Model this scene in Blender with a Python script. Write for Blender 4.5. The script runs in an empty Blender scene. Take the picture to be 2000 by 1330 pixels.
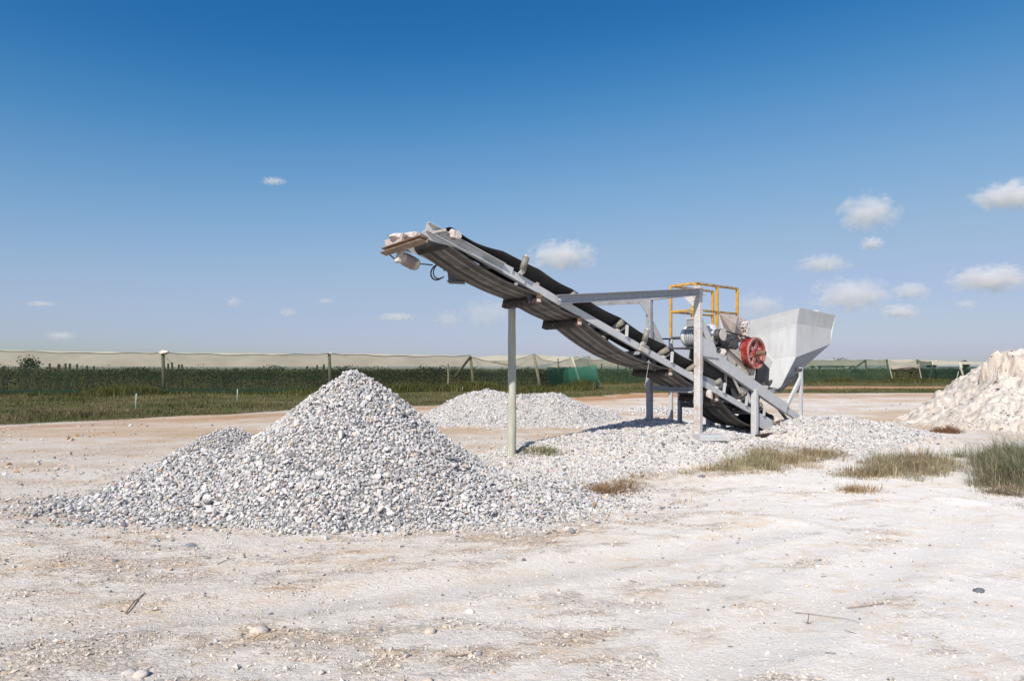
import bpy, math, random
import numpy as np
from mathutils import Vector, Matrix

S = bpy.context.scene
COL = S.collection
R = math.radians
random.seed(7)
RNG = np.random.default_rng(11)

# ------------------------------------------------------------------ camera, sky, sun, exposure
CAM_H = 1.4
FPX = 1260.0            # focal length in pixels of a 2000 px wide frame
cam_d = bpy.data.cameras.new('camera')
cam_d.sensor_width = 36.0
cam_d.lens = FPX * 36.0 / 2000.0
cam_d.shift_y = 0.0275
cam_d.clip_start = 0.05
cam_d.clip_end = 20000
cam = bpy.data.objects.new('camera', cam_d)
COL.objects.link(cam)
cam.location = (0, 0, CAM_H)
cam.rotation_euler = (R(90), 0, 0)
S.camera = cam

SUN_EL = 41.0
LX, LY = 0.45, 0.893          # horizontal travel of the light
world = bpy.data.worlds.new('World')
S.world = world
world.use_nodes = True
wn = world.node_tree.nodes
wl = world.node_tree.links
bg = wn['Background']
sky = wn.new('ShaderNodeTexSky')
sky.sky_type = 'NISHITA'
sky.sun_disc = False
sky.sun_elevation = R(SUN_EL)
sky.sun_rotation = math.atan2(-LX, -LY)
sky.altitude = 100
sky.air_density = 1.0
sky.dust_density = 1.0
sky.ozone_density = 10.0
# the camera's colour response: deeper red fall-off in the clear blue
sepc = wn.new('ShaderNodeSeparateColor'); cmb = wn.new('ShaderNodeCombineColor')
wl.new(sky.outputs[0], sepc.inputs[0])
SKY_K = 0.12
def wmath(op, a, b, c=None):
    n_ = wn.new('ShaderNodeMath'); n_.operation = op
    for i_, v_ in enumerate((a, b, c)):
        if v_ is None: continue
        if isinstance(v_, (int, float)): n_.inputs[i_].default_value = v_
        else: wl.new(v_, n_.inputs[i_])
    return n_.outputs[0]
def tone(src, pts):
    x_ = wmath('MULTIPLY', src, SKY_K)
    fc = wn.new('ShaderNodeFloatCurve')
    fc.mapping.extend = 'EXTRAPOLATED'
    cu = fc.mapping.curves[0]
    cu.points[0].location = pts[0]; cu.points[1].location = pts[-1]
    for p_ in pts[1:-1]: cu.points.new(*p_)
    fc.mapping.update()
    wl.new(x_, fc.inputs['Value'])
    return wmath('DIVIDE', fc.outputs[0], SKY_K)
wl.new(tone(sepc.outputs[0], [(0, 0), (.07, .020), (.089, .055), (.112, .128), (.156, .245), (.212, .345), (.319, .43), (.366, .465), (1, .95)]), cmb.inputs[0])
wl.new(tone(sepc.outputs[1], [(0, 0), (.162, .150), (.198, .222), (.25, .318), (.337, .425), (.434, .487), (.558, .53), (1, .92)]), cmb.inputs[1])
wl.new(tone(sepc.outputs[2], [(0, 0), (.376, .405), (.456, .505), (.552, .597), (.687, .665), (.8, .685), (1, .85)]), cmb.inputs[2])
wl.new(cmb.outputs[0], bg.inputs[0])
bg.inputs[1].default_value = SKY_K * 0.865

sun_d = bpy.data.lights.new('sun', 'SUN')
sun_d.energy = 4.9
sun_d.angle = R(0.53)
sun_d.color = (1.0, 0.915, 0.815)
sun = bpy.data.objects.new('sun', sun_d)
COL.objects.link(sun)
ld = Vector((LX * math.cos(R(SUN_EL)), LY * math.cos(R(SUN_EL)), -math.sin(R(SUN_EL))))
sun.rotation_euler = ld.to_track_quat('-Z', 'Y').to_euler()
sun.location = (-20, -40, 40)

S.view_settings.view_transform = 'Standard'
S.view_settings.look = 'None'
S.view_settings.exposure = 0.22
S.view_settings.gamma = 1.0
S.view_settings.use_curve_mapping = False
S.cycles.use_denoising = True
S.cycles.max_bounces = 8
S.cycles.transparent_max_bounces = 24
S.cycles.volume_bounces = 6

# ------------------------------------------------------------------ helpers
ORG = {}

def origin_of(o):
    return ORG.get(o.name, Vector((0, 0, 0)))

def tag(o, label=None, cat=None, group=None, kind=None):
    if label: o['label'] = label
    if cat: o['category'] = cat
    if group: o['group'] = group
    if kind: o['kind'] = kind
    return o

def empty(name, loc, label, cat, group=None):
    o = bpy.data.objects.new(name, None)
    o.empty_display_size = 0.2
    COL.objects.link(o)
    o.location = loc
    ORG[o.name] = Vector(loc)
    return tag(o, label, cat, group)

def mk(name, V, F, mat, parent=None, smooth=False, loc=None):
    """one mesh object from world-space vertices"""
    if parent is not None:
        base = origin_of(parent)
    else:
        base = Vector(loc) if loc is not None else Vector((0, 0, 0))
    me = bpy.data.meshes.new(name)
    me.from_pydata([tuple(Vector(v) - base) for v in V], [], F)
    me.materials.append(mat)
    if smooth:
        me.polygons.foreach_set('use_smooth', [True] * len(me.polygons))
    me.update()
    o = bpy.data.objects.new(name, me)
    COL.objects.link(o)
    if parent is not None:
        o.parent = parent
        ORG[o.name] = base
    else:
        o.location = base
        ORG[o.name] = base
    return o

def mk_np(name, V, F, mat, parent=None, col=None, smooth=False, loc=(0, 0, 0)):
    """fast: V (n,3), F (m,k) numpy arrays"""
    base = np.array(origin_of(parent)) if parent is not None else np.array(loc, float)
    V = np.asarray(V, np.float32) - base.astype(np.float32)
    F = np.asarray(F, np.int32)
    me = bpy.data.meshes.new(name)
    n, m, k = len(V), len(F), F.shape[1]
    me.vertices.add(n)
    me.vertices.foreach_set('co', V.ravel())
    me.loops.add(m * k)
    me.loops.foreach_set('vertex_index', F.ravel())
    me.polygons.add(m)
    me.polygons.foreach_set('loop_start', np.arange(0, m * k, k, dtype=np.int32))
    me.polygons.foreach_set('loop_total', np.full(m, k, np.int32))
    me.polygons.foreach_set('use_smooth', np.full(m, smooth, bool))
    me.materials.append(mat)
    if col is not None:
        at = me.color_attributes.new('col', 'FLOAT_COLOR', 'POINT')
        c = np.ones((n, 4), np.float32)
        c[:, :np.shape(col)[1]] = col
        at.data.foreach_set('color', c.ravel())
    me.update(calc_edges=True)
    me.validate()
    o = bpy.data.objects.new(name, me)
    COL.objects.link(o)
    if parent is not None:
        o.parent = parent
        ORG[o.name] = Vector(base)
    else:
        o.location = tuple(base)
        ORG[o.name] = Vector(base)
    return o

class MB:
    def __init__(self):
        self.v = []; self.f = []
    def add(self, V, F):
        n = len(self.v)
        self.v += [Vector(p) for p in V]
        self.f += [tuple(i + n for i in q) for q in F]
        return self
    def extrude(self, sec, p, q, up=(0, 0, 1), closed=True):
        p, q = Vector(p), Vector(q)
        d = (q - p).normalized()
        up = Vector(up)
        s = d.cross(up)
        if s.length < 1e-5:
            s = d.cross(Vector((0, 1, 0)))
        s.normalize()
        w = s.cross(d).normalized()
        n = len(sec)
        V = [p + s * a + w * b for a, b in sec] + [q + s * a + w * b for a, b in sec]
        F = [(i, (i + 1) % n, n + (i + 1) % n, n + i) for i in range(n)]
        F += [tuple(range(n - 1, -1, -1)), tuple(range(n, 2 * n))]
        return self.add(V, F)
    def bar(self, p, q, w, h, up=(0, 0, 1)):
        c = min(w, h) * 0.12
        x, y = w / 2, h / 2
        sec = [(-x + c, -y), (x - c, -y), (x, -y + c), (x, y - c), (x - c, y), (-x + c, y), (-x, y - c), (-x, -y + c)]
        return self.extrude(sec, p, q, up)
    def channel(self, p, q, depth, fl, t=0.008, up=(0, 0, 1), side=1):
        """web on the line p-q (middle), flanges towards +side (right of travel when side=1)"""
        d, s = depth / 2, side
        sec = [(0, -d), (fl * s, -d), (fl * s, -d + t), (t * s, -d + t), (t * s, d - t), (fl * s, d - t), (fl * s, d), (0, d)]
        if s < 0: sec = sec[::-1]
        return self.extrude(sec, p, q, up)
    def cyl(self, p, q, r, n=14, r2=None):
        r2 = r if r2 is None else r2
        p, q = Vector(p), Vector(q)
        d = (q - p).normalized()
        a = d.orthogonal().normalized(); b = d.cross(a)
        cs = [(math.cos(2 * math.pi * i / n), math.sin(2 * math.pi * i / n)) for i in range(n)]
        V = [p + (a * c + b * s) * r for c, s in cs] + [q + (a * c + b * s) * r2 for c, s in cs]
        F = [(i, (i + 1) % n, n + (i + 1) % n, n + i) for i in range(n)]
        F += [tuple(range(n - 1, -1, -1)), tuple(range(n, 2 * n))]
        return self.add(V, F)
    def tube(self, pts, r, n=7):
        pts = [Vector(p) for p in pts]
        V = []
        for i, p in enumerate(pts):
            d = (pts[min(i + 1, len(pts) - 1)] - pts[max(i - 1, 0)]).normalized()
            a = d.cross(Vector((0.31, 0.17, 0.93))).normalized(); b = d.cross(a)
            rr = r[i] if isinstance(r, (list, tuple)) else r
            V += [p + (a * math.cos(2 * math.pi * k / n) + b * math.sin(2 * math.pi * k / n)) * rr for k in range(n)]
        F = []
        for i in range(len(pts) - 1):
            for k in range(n):
                F.append((i * n + k, i * n + (k + 1) % n, (i + 1) * n + (k + 1) % n, (i + 1) * n + k))
        F += [tuple(range(n - 1, -1, -1)), tuple(range((len(pts) - 1) * n, len(pts) * n))]
        return self.add(V, F)
    def lathe(self, c, axis, prof, n=32):
        """prof: list of (along, radius), closed loop"""
        c = Vector(c); d = Vector(axis).normalized()
        a = d.orthogonal().normalized(); b = d.cross(a)
        m = len(prof); V = []; F = []
        for k in range(n):
            t = 2 * math.pi * k / n
            e = a * math.cos(t) + b * math.sin(t)
            V += [c + d * x + e * r for x, r in prof]
        for k in range(n):
            for j in range(m):
                F.append((k * m + j, k * m + (j + 1) % m, ((k + 1) % n) * m + (j + 1) % m, ((k + 1) % n) * m + j))
        return self.add(V, F)
    def plate(self, P, t, toward=None):
        """flat polygon with thickness t"""
        P = [Vector(p) for p in P]
        nrm = Vector((0, 0, 0))
        for i in range(len(P)):
            nrm += (P[i] - P[0]).cross(P[(i + 1) % len(P)] - P[0])
        nrm.normalize()
        if toward is not None and nrm.dot(Vector(toward)) < 0: nrm = -nrm
        n = len(P)
        V = P + [p + nrm * t for p in P]
        F = [tuple(range(n)), tuple(range(2 * n - 1, n - 1, -1))]
        F += [(i, n + i, n + (i + 1) % n, (i + 1) % n) for i in range(n)]
        return self.add(V, F)
    def box(self, c, ax, ay, az, sx, sy, sz):
        c, ax, ay, az = map(Vector, (c, ax, ay, az))
        return self.bar(c - ax * sx / 2, c + ax * sx / 2, sy, sz, az)
    def build(self, name, mat, parent=None, smooth=False, loc=None):
        o = mk(name, self.v, self.f, mat, parent, smooth, loc)
        import bmesh
        b = bmesh.new(); b.from_mesh(o.data)
        bmesh.ops.recalc_face_normals(b, faces=b.faces)
        b.to_mesh(o.data); b.free()
        return o

# -------- numpy noise
_perm = np.random.default_rng(5).integers(0, 2**31 - 1, 4096)
def _h(ix, iy, seed):
    k = (ix * 73856093) ^ (iy * 19349663) ^ (seed * 83492791)
    return (_perm[k & 4095] & 0xffff) / 65535.0
def vnoise(x, y, seed=0):
    x = np.asarray(x, float); y = np.asarray(y, float)
    ix = np.floor(x).astype(np.int64); iy = np.floor(y).astype(np.int64)
    fx = x - ix; fy = y - iy
    fx = fx * fx * fx * (fx * (fx * 6 - 15) + 10); fy = fy * fy * fy * (fy * (fy * 6 - 15) + 10)
    a = _h(ix, iy, seed); b = _h(ix + 1, iy, seed); c = _h(ix, iy + 1, seed); d = _h(ix + 1, iy + 1, seed)
    return (a * (1 - fx) + b * fx) * (1 - fy) + (c * (1 - fx) + d * fx) * fy - 0.5
def fbm(x, y, seed=0, oct=4, gain=0.5):
    s = 0; a = 1.0
    ca, sa = math.cos(0.6), math.sin(0.6)
    for i in range(oct):
        s = s + a * vnoise(x, y, seed + i * 17)
        x, y = (x * ca - y * sa) * 2.03 + 3.1, (x * sa + y * ca) * 2.03 + 1.7
        a *= gain
    return s
def sstep(a, b, x):
    t = np.clip((x - a) / (b - a), 0, 1)
    return t * t * (3 - 2 * t)

# -------- materials
def new_mat(name):
    m = bpy.data.materials.new(name)
    m.use_nodes = True
    nt = m.node_tree
    return m, nt.nodes, nt.links, nt.nodes['Principled BSDF']

def N(nodes, typ, **kw):
    n = nodes.new(typ)
    for k, v in kw.items(): setattr(n, k, v)
    return n

def surf(name, base, spots=None, rough=0.6, scale=6.0, amount=0.35, bump=0.1, bscale=40.0, metal=0.0, streak=None, th=(0.5, 0.72), tone=0.12):
    """base colour with tone variation, patches of a second colour and fine relief"""
    m, n, l, p = new_mat(name)
    tc = N(n, 'ShaderNodeTexCoord')
    vec = tc.outputs['Object']
    if streak:
        mp = N(n, 'ShaderNodeMapping'); mp.inputs['Scale'].default_value = streak
        l.new(vec, mp.inputs[0]); vec = mp.outputs[0]
    n1 = N(n, 'ShaderNodeTexNoise'); n1.inputs['Scale'].default_value = scale; n1.inputs['Detail'].default_value = 6
    n1.inputs['Roughness'].default_value = 0.65
    l.new(vec, n1.inputs[0])
    n2 = N(n, 'ShaderNodeTexNoise'); n2.inputs['Scale'].default_value = scale * 3.3; n2.inputs['Detail'].default_value = 5
    l.new(vec, n2.inputs[0])
    r2 = N(n, 'ShaderNodeMapRange'); r2.inputs[1].default_value = 0.3; r2.inputs[2].default_value = 0.7
    r2.inputs[3].default_value = 1 - tone; r2.inputs[4].default_value = 1 + tone
    l.new(n2.outputs[0], r2.inputs[0])
    mul = N(n, 'ShaderNodeVectorMath', operation='SCALE')
    mul.inputs[0].default_value = base[:3]
    l.new(r2.outputs[0], mul.inputs['Scale'])
    out = mul.outputs[0]
    if spots:
        r1 = N(n, 'ShaderNodeMapRange'); r1.inputs[1].default_value = th[0]; r1.inputs[2].default_value = th[1]
        r1.inputs[3].default_value = 0; r1.inputs[4].default_value = amount
        l.new(n1.outputs[0], r1.inputs[0])
        mx = N(n, 'ShaderNodeMix', data_type='RGBA')
        l.new(r1.outputs[0], mx.inputs[0])
        l.new(out, mx.inputs[6]); mx.inputs[7].default_value = (*spots[:3], 1)
        out = mx.outputs[2]
    l.new(out, p.inputs['Base Color'])
    p.inputs['Roughness'].default_value = rough
    p.inputs['Metallic'].default_value = metal
    if bump:
        nb = N(n, 'ShaderNodeTexNoise'); nb.inputs['Scale'].default_value = bscale; nb.inputs['Detail'].default_value = 5
        l.new(vec, nb.inputs[0])
        bp = N(n, 'ShaderNodeBump'); bp.inputs['Strength'].default_value = bump; bp.inputs['Distance'].default_value = 0.01
        l.new(nb.outputs[0], bp.inputs['Height']); l.new(bp.outputs[0], p.inputs['Normal'])
    return m

def attr_mat(name, rough=0.85, tone=0.15, scale=60.0, two_sided_trans=0.0, mult=1.0, bump=0.0):
    """colour from the mesh's own point colours, broken up by noise"""
    m, n, l, p = new_mat(name)
    at = N(n, 'ShaderNodeAttribute', attribute_name='col')
    tc = N(n, 'ShaderNodeTexCoord')
    nz = N(n, 'ShaderNodeTexNoise'); nz.inputs['Scale'].default_value = scale; nz.inputs['Detail'].default_value = 4
    l.new(tc.outputs['Object'], nz.inputs[0])
    r = N(n, 'ShaderNodeMapRange'); r.inputs[1].default_value = 0.3; r.inputs[2].default_value = 0.7
    r.inputs[3].default_value = (1 - tone) * mult; r.inputs[4].default_value = (1 + tone) * mult
    l.new(nz.outputs[0], r.inputs[0])
    sc = N(n, 'ShaderNodeVectorMath', operation='SCALE')
    l.new(at.outputs[0], sc.inputs[0]); l.new(r.outputs[0], sc.inputs['Scale'])
    l.new(sc.outputs[0], p.inputs['Base Color'])
    p.inputs['Roughness'].default_value = rough
    p.inputs['Specular IOR Level'].default_value = 0.2
    if bump:
        bp = N(n, 'ShaderNodeBump'); bp.inputs['Strength'].default_value = bump; bp.inputs['Distance'].default_value = 0.01
        l.new(nz.outputs[0], bp.inputs['Height']); l.new(bp.outputs[0], p.inputs['Normal'])
    if two_sided_trans:
        tr = N(n, 'ShaderNodeBsdfTranslucent'); l.new(sc.outputs[0], tr.inputs[0])
        mx = N(n, 'ShaderNodeMixShader'); mx.inputs[0].default_value = two_sided_trans
        l.new(p.outputs[0], mx.inputs[1]); l.new(tr.outputs[0], mx.inputs[2])
        l.new(mx.outputs[0], n['Material Output'].inputs[0])
    return m

def net_mat(name, colr, hole, transl=0.4, fold=True):
    """knitted shade cloth: diffuse + translucent threads with holes between them"""
    m, n, l, p = new_mat(name)
    tc = N(n, 'ShaderNodeTexCoord')
    nz = N(n, 'ShaderNodeTexNoise'); nz.inputs['Scale'].default_value = 0.7; nz.inputs['Detail'].default_value = 5
    mp = N(n, 'ShaderNodeMapping'); mp.inputs['Scale'].default_value = (1, 1, 2.5)
    l.new(tc.outputs['Object'], mp.inputs[0]); l.new(mp.outputs[0], nz.inputs[0])
    r = N(n, 'ShaderNodeMapRange'); r.inputs[1].default_value = 0.3; r.inputs[2].default_value = 0.7
    r.inputs[3].default_value = 0.78; r.inputs[4].default_value = 1.2
    l.new(nz.outputs[0], r.inputs[0])
    sc = N(n, 'ShaderNodeVectorMath', operation='SCALE'); sc.inputs[0].default_value = colr
    l.new(r.outputs[0], sc.inputs['Scale'])
    df = N(n, 'ShaderNodeBsdfDiffuse'); tr = N(n, 'ShaderNodeBsdfTranslucent'); tp = N(n, 'ShaderNodeBsdfTransparent')
    l.new(sc.outputs[0], df.inputs[0]); l.new(sc.outputs[0], tr.inputs[0])
    m1 = N(n, 'ShaderNodeMixShader'); m1.inputs[0].default_value = transl
    l.new(df.outputs[0], m1.inputs[1]); l.new(tr.outputs[0], m1.inputs[2])
    m2 = N(n, 'ShaderNodeMixShader')
    r2 = N(n, 'ShaderNodeMapRange'); r2.inputs[1].default_value = 0.3; r2.inputs[2].default_value = 0.7
    r2.inputs[3].default_value = max(0, hole - 0.07); r2.inputs[4].default_value = hole + 0.07
    l.new(nz.outputs[0], r2.inputs[0]); l.new(r2.outputs[0], m2.inputs[0])
    l.new(m1.outputs[0], m2.inputs[1]); l.new(tp.outputs[0], m2.inputs[2])
    l.new(m2.outputs[0], n['Material Output'].inputs[0])
    n.remove(p)
    return m

M = {}
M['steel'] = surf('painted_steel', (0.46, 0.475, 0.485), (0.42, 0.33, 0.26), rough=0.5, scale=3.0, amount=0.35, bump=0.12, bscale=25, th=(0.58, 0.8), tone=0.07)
M['beam_shaded'] = surf('shaded_beam_steel', (0.27, 0.29, 0.32), (0.26, 0.18, 0.13), rough=0.6, scale=5.0, amount=0.6, bump=0.2, bscale=30, th=(0.5, 0.72))  # frame paint darkened so its colour carries the shade; rust spots on top
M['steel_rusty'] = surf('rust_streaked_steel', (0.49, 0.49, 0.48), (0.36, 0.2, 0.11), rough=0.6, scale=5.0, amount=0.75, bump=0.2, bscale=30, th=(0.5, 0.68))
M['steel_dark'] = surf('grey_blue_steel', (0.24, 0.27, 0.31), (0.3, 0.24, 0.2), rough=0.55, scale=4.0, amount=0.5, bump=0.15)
M['dark_grey'] = surf('dark_grey_steel', (0.10, 0.115, 0.135), (0.16, 0.14, 0.12), rough=0.6, scale=5, amount=0.5, bump=0.15)  # even dark grey for the control box and its flange
M['hopper'] = surf('hopper_steel', (0.475, 0.495, 0.505), (0.33, 0.285, 0.24), rough=0.5, scale=2.4, amount=0.5, bump=0.15, bscale=7, th=(0.52, 0.78), tone=0.07, streak=(1.6, 1.6, 0.35))
M['hopper_band'] = surf('hopper_band_steel', (0.41, 0.435, 0.445), (0.36, 0.34, 0.32), rough=0.55, scale=2.2, amount=0.6, bump=0.15, bscale=9, th=(0.45, 0.75), tone=0.07, streak=(1, 1, 0.4))
M['rubber'] = surf('black_rubber', (0.022, 0.022, 0.024), (0.06, 0.058, 0.055), rough=0.75, scale=5, amount=0.6, bump=0.1)
M['rust'] = surf('rusty_iron', (0.13, 0.075, 0.05), (0.30, 0.22, 0.17), rough=0.85, scale=14, amount=0.8, bump=0.5)
M['roller_dark'] = surf('caked_dark_roller', (0.045, 0.038, 0.034), (0.17, 0.13, 0.11), rough=0.9, scale=18, amount=0.7, bump=0.6, th=(0.5, 0.7))
M['roller'] = surf('worn_roller', (0.21, 0.215, 0.18), (0.13, 0.08, 0.055), rough=0.55, scale=16, amount=0.8, bump=0.15, th=(0.45, 0.65))
M['dark'] = surf('dark_greasy_steel', (0.045, 0.045, 0.05), (0.14, 0.12, 0.1), rough=0.6, scale=9, amount=0.7, bump=0.3)
M['red'] = surf('red_paint', (0.21, 0.02, 0.017), (0.55, 0.33, 0.28), rough=0.45, scale=9, amount=0.5, bump=0.12, th=(0.52, 0.75))
M['red_pale'] = surf('dusty_red_paint', (0.29, 0.085, 0.07), (0.46, 0.31, 0.28), rough=0.6, scale=10, amount=0.8, bump=0.15, th=(0.4, 0.65))
M['yellow'] = surf('yellow_paint', (0.52, 0.30, 0.04), (0.24, 0.14, 0.07), rough=0.6, scale=9, amount=0.8, bump=0.2, th=(0.48, 0.7))
M['yellow_worn'] = surf('worn_yellow_paint', (0.42, 0.28, 0.08), (0.16, 0.09, 0.06), rough=0.65, scale=11, amount=0.9, bump=0.3, th=(0.42, 0.6))
M['caked'] = surf('lime_caked_iron', (0.50, 0.465, 0.43), (0.32, 0.24, 0.17), rough=0.9, scale=14, amount=0.6, bump=0.9, bscale=45)
M['brown_channel'] = surf('brown_dusty_steel', (0.24, 0.17, 0.12), (0.5, 0.44, 0.38), rough=0.8, scale=8, amount=0.7, bump=0.3)
M['motor'] = surf('motor_grey', (0.55, 0.555, 0.55), (0.36, 0.32, 0.28), rough=0.55, scale=6, amount=0.5, bump=0.15)
M['taupe'] = surf('dusty_taupe_steel', (0.36, 0.31, 0.29), (0.22, 0.18, 0.16), rough=0.8, scale=6, amount=0.7, bump=0.25)
M['beige_plate'] = surf('dusty_beige_steel', (0.45, 0.41, 0.36), (0.33, 0.27, 0.22), rough=0.8, scale=6, amount=0.7, bump=0.25)
M['pole'] = surf('treated_pole_wood', (0.44, 0.45, 0.37), (0.32, 0.325, 0.27), rough=0.8, scale=7, amount=0.8, bump=0.35, bscale=30, streak=(3, 3, 0.35), th=(0.42, 0.7))
M['post'] = surf('weathered_post_wood', (0.17, 0.16, 0.11), (0.10, 0.09, 0.065), rough=0.85, scale=5, amount=0.8, bump=0.3, streak=(3, 3, 0.4))
M['post_pale'] = surf('pale_post_wood', (0.42, 0.42, 0.32), (0.28, 0.28, 0.2), rough=0.85, scale=5, amount=0.8, bump=0.3, streak=(3, 3, 0.4))
M['pvc'] = surf('pale_riser_pipe', (0.42, 0.5, 0.47), (0.3, 0.33, 0.3), rough=0.5, scale=8, amount=0.5, bump=0)
M['blackplastic'] = surf('black_plastic', (0.03, 0.03, 0.03), None, rough=0.5, bump=0)
M['cable'] = surf('net_cable', (0.06, 0.09, 0.07), None, rough=0.7, bump=0)
M['cloth'] = surf('white_tie_cloth', (0.68, 0.6, 0.54), (0.5, 0.4, 0.33), rough=0.9, scale=6, amount=0.6, bump=0.4)
M['cloth_dull'] = surf('dusty_cloth', (0.42, 0.37, 0.31), (0.28, 0.23, 0.18), rough=0.9, scale=6, amount=0.7, bump=0.4)
M['net_green'] = net_mat('green_shade_net', (0.045, 0.082, 0.058), 0.68, 0.4)
M['net_far'] = net_mat('far_green_shade_net', (0.05, 0.115, 0.075), 0.46, 0.45)
M['net_dense'] = net_mat('dense_green_shade_net', (0.05, 0.185, 0.13), 0.26, 0.45)
M['net_dark'] = net_mat('dark_green_shade_net', (0.016, 0.05, 0.038), 0.30, 0.35)
M['net_pale'] = net_mat('pale_green_wall_net', (0.20, 0.24, 0.15), 0.60, 0.4)
M['net_roof'] = net_mat('beige_roof_net', (0.74, 0.67, 0.52), 0.03, 0.68)
M['stone'] = attr_mat('crushed_stone', rough=0.9, tone=0.10, scale=90)
M['core_pale'] = surf('packed_white_gravel', (0.34, 0.335, 0.32), (0.46, 0.45, 0.43), rough=0.95, scale=14, amount=0.8, bump=0.9, bscale=40)
M['core'] = surf('packed_gravel', (0.15, 0.15, 0.155), (0.30, 0.29, 0.28), rough=0.95, scale=14, amount=0.8, bump=0.9, bscale=40)
M['grass'] = attr_mat('grass_blades', rough=0.7, tone=0.1, scale=3, two_sided_trans=0.3)
M['leaf'] = attr_mat('vine_leaves', rough=0.6, tone=0.2, scale=2, two_sided_trans=0.25)
M['bark'] = surf('vine_wood', (0.15, 0.13, 0.11), None, rough=0.9, scale=8)
M['twig'] = surf('dry_twig', (0.22, 0.16, 0.11), (0.35, 0.3, 0.25), rough=0.9, scale=30, amount=0.6, bump=0.3)
M['heap'] = attr_mat('lime_heap', rough=0.95, tone=0.14, scale=30, bump=1.0)

def stone_solo_mat():
    m, n, l, p = new_mat('crushed_stone_single')
    oi = N(n, 'ShaderNodeObjectInfo')
    cr = N(n, 'ShaderNodeValToRGB')
    e = cr.color_ramp.elements
    e[0].position = 0; e[0].color = (0.18, 0.185, 0.188, 1)
    e[1].position = 1; e[1].color = (0.60, 0.56, 0.54, 1)
    for pos, c in ((0.2, (0.30, 0.30, 0.30)), (0.4, (0.44, 0.44, 0.43)), (0.6, (0.60, 0.59, 0.58)), (0.8, (0.56, 0.52, 0.50)), (0.9, (0.50, 0.44, 0.38))):
        x = e.new(pos); x.color = (*c, 1)
    l.new(oi.outputs['Random'], cr.inputs[0])
    tc = N(n, 'ShaderNodeTexCoord')
    nz = N(n, 'ShaderNodeTexNoise'); nz.inputs['Scale'].default_value = 60; nz.inputs['Detail'].default_value = 5
    l.new(tc.outputs['Object'], nz.inputs[0])
    r = N(n, 'ShaderNodeMapRange'); r.inputs[1].default_value = 0.3; r.inputs[2].default_value = 0.7; r.inputs[3].default_value = 0.88; r.inputs[4].default_value = 1.12
    l.new(nz.outputs[0], r.inputs[0])
    sc = N(n, 'ShaderNodeVectorMath', operation='SCALE')
    l.new(cr.outputs[0], sc.inputs[0]); l.new(r.outputs[0], sc.inputs['Scale'])
    l.new(sc.outputs[0], p.inputs['Base Color'])
    p.inputs['Roughness'].default_value = 0.9
    p.inputs['Specular IOR Level'].default_value = 0.2
    return m
M['stone_solo'] = stone_solo_mat()

# ------------------------------------------------------------------ terrain
SPILL = [(0.05, 9.85, .12), (.5, 10.35, .25), (1.4, 10.9, .35), (2.6, 11.9, .49), (3.5, 12.35, .34), (4.7, 12.75, .18), (5.8, 13.0, .43), (6.6, 13.1, .44), (7.4, 13.2, .25), (8.9, 13.3, .04)]
def ridge(x, y, pts, wf, wb):
    best = np.zeros_like(x)
    for (x0, y0, h0), (x1, y1, h1) in zip(pts[:-1], pts[1:]):
        dx, dy = x1 - x0, y1 - y0
        L2 = dx * dx + dy * dy
        t = np.clip(((x - x0) * dx + (y - y0) * dy) / L2, 0, 1)
        px, py = x0 + t * dx, y0 + t * dy
        d = np.hypot(x - px, y - py)
        back = (y - py) > 0
        hh = h0 + t * (h1 - h0)
        w = np.where(back, hh / wb, hh / wf)
        q = np.clip(1 - d / np.maximum(w, 1e-3), 0, 1)
        best = np.maximum(best, hh * (q * 0.75 + 0.25 * q * q * (3 - 2 * q)))
    return best

GRASS_B = np.array([(-60, -30), (-30, 2), (-12.5, 15.75), (-7.9, 20.75), (-3.1, 24.5), (2.4, 30.4), (7.3, 36.8), (12, 37.4), (16, 37.0), (60, 37)])
ORANGE = np.array([(-60, -36), (-30, -2), (-12.5, 13.7), (-7.9, 18.7), (-3.1, 22.6), (2.4, 28.6), (6.3, 33.5), (10, 35.6), (16, 33.0), (60, 32)])
def line_y(pts, x):
    return np.interp(x, pts[:, 0], pts[:, 1])

TRACKS = [((4.6, 6.6), (3.7, 5.5), (2.1, 4.1), (0.4, 2.6)), ((2.4, 5.7), (1.2, 5.0), (-0.6, 4.2), (-3, 3.4)), ((6.2, 6.0), (5, 4.8), (3.2, 3.2), (2.2, 2.2))]
def track_d(x, y, pts):
    d = np.full_like(x, 9.0)
    for (x0, y0), (x1, y1) in zip(pts[:-1], pts[1:]):
        dx, dy = x1 - x0, y1 - y0
        t = np.clip(((x - x0) * dx + (y - y0) * dy) / (dx * dx + dy * dy), 0, 1)
        d = np.minimum(d, np.hypot(x - x0 - t * dx, y - y0 - t * dy))
    return d

def rough_mask(x, y):
    """where the crust is broken into tan crumbs"""
    n = 0.55 * fbm(x * 0.7, y * 1.5, 3, 5, 0.7) + 0.75 * fbm(x * 2.6 - y * .8, y * 5.0, 21, 5, .7)
    bias = -0.03 - 0.05 * x
    bias = np.clip(bias, -0.22, 0.16)
    m = sstep(-0.06, 0.46, n + bias)
    for tr in TRACKS: m = m * (1 - .85 * np.exp(-(track_d(x, y, tr) / .22) ** 4))
    return m

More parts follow.
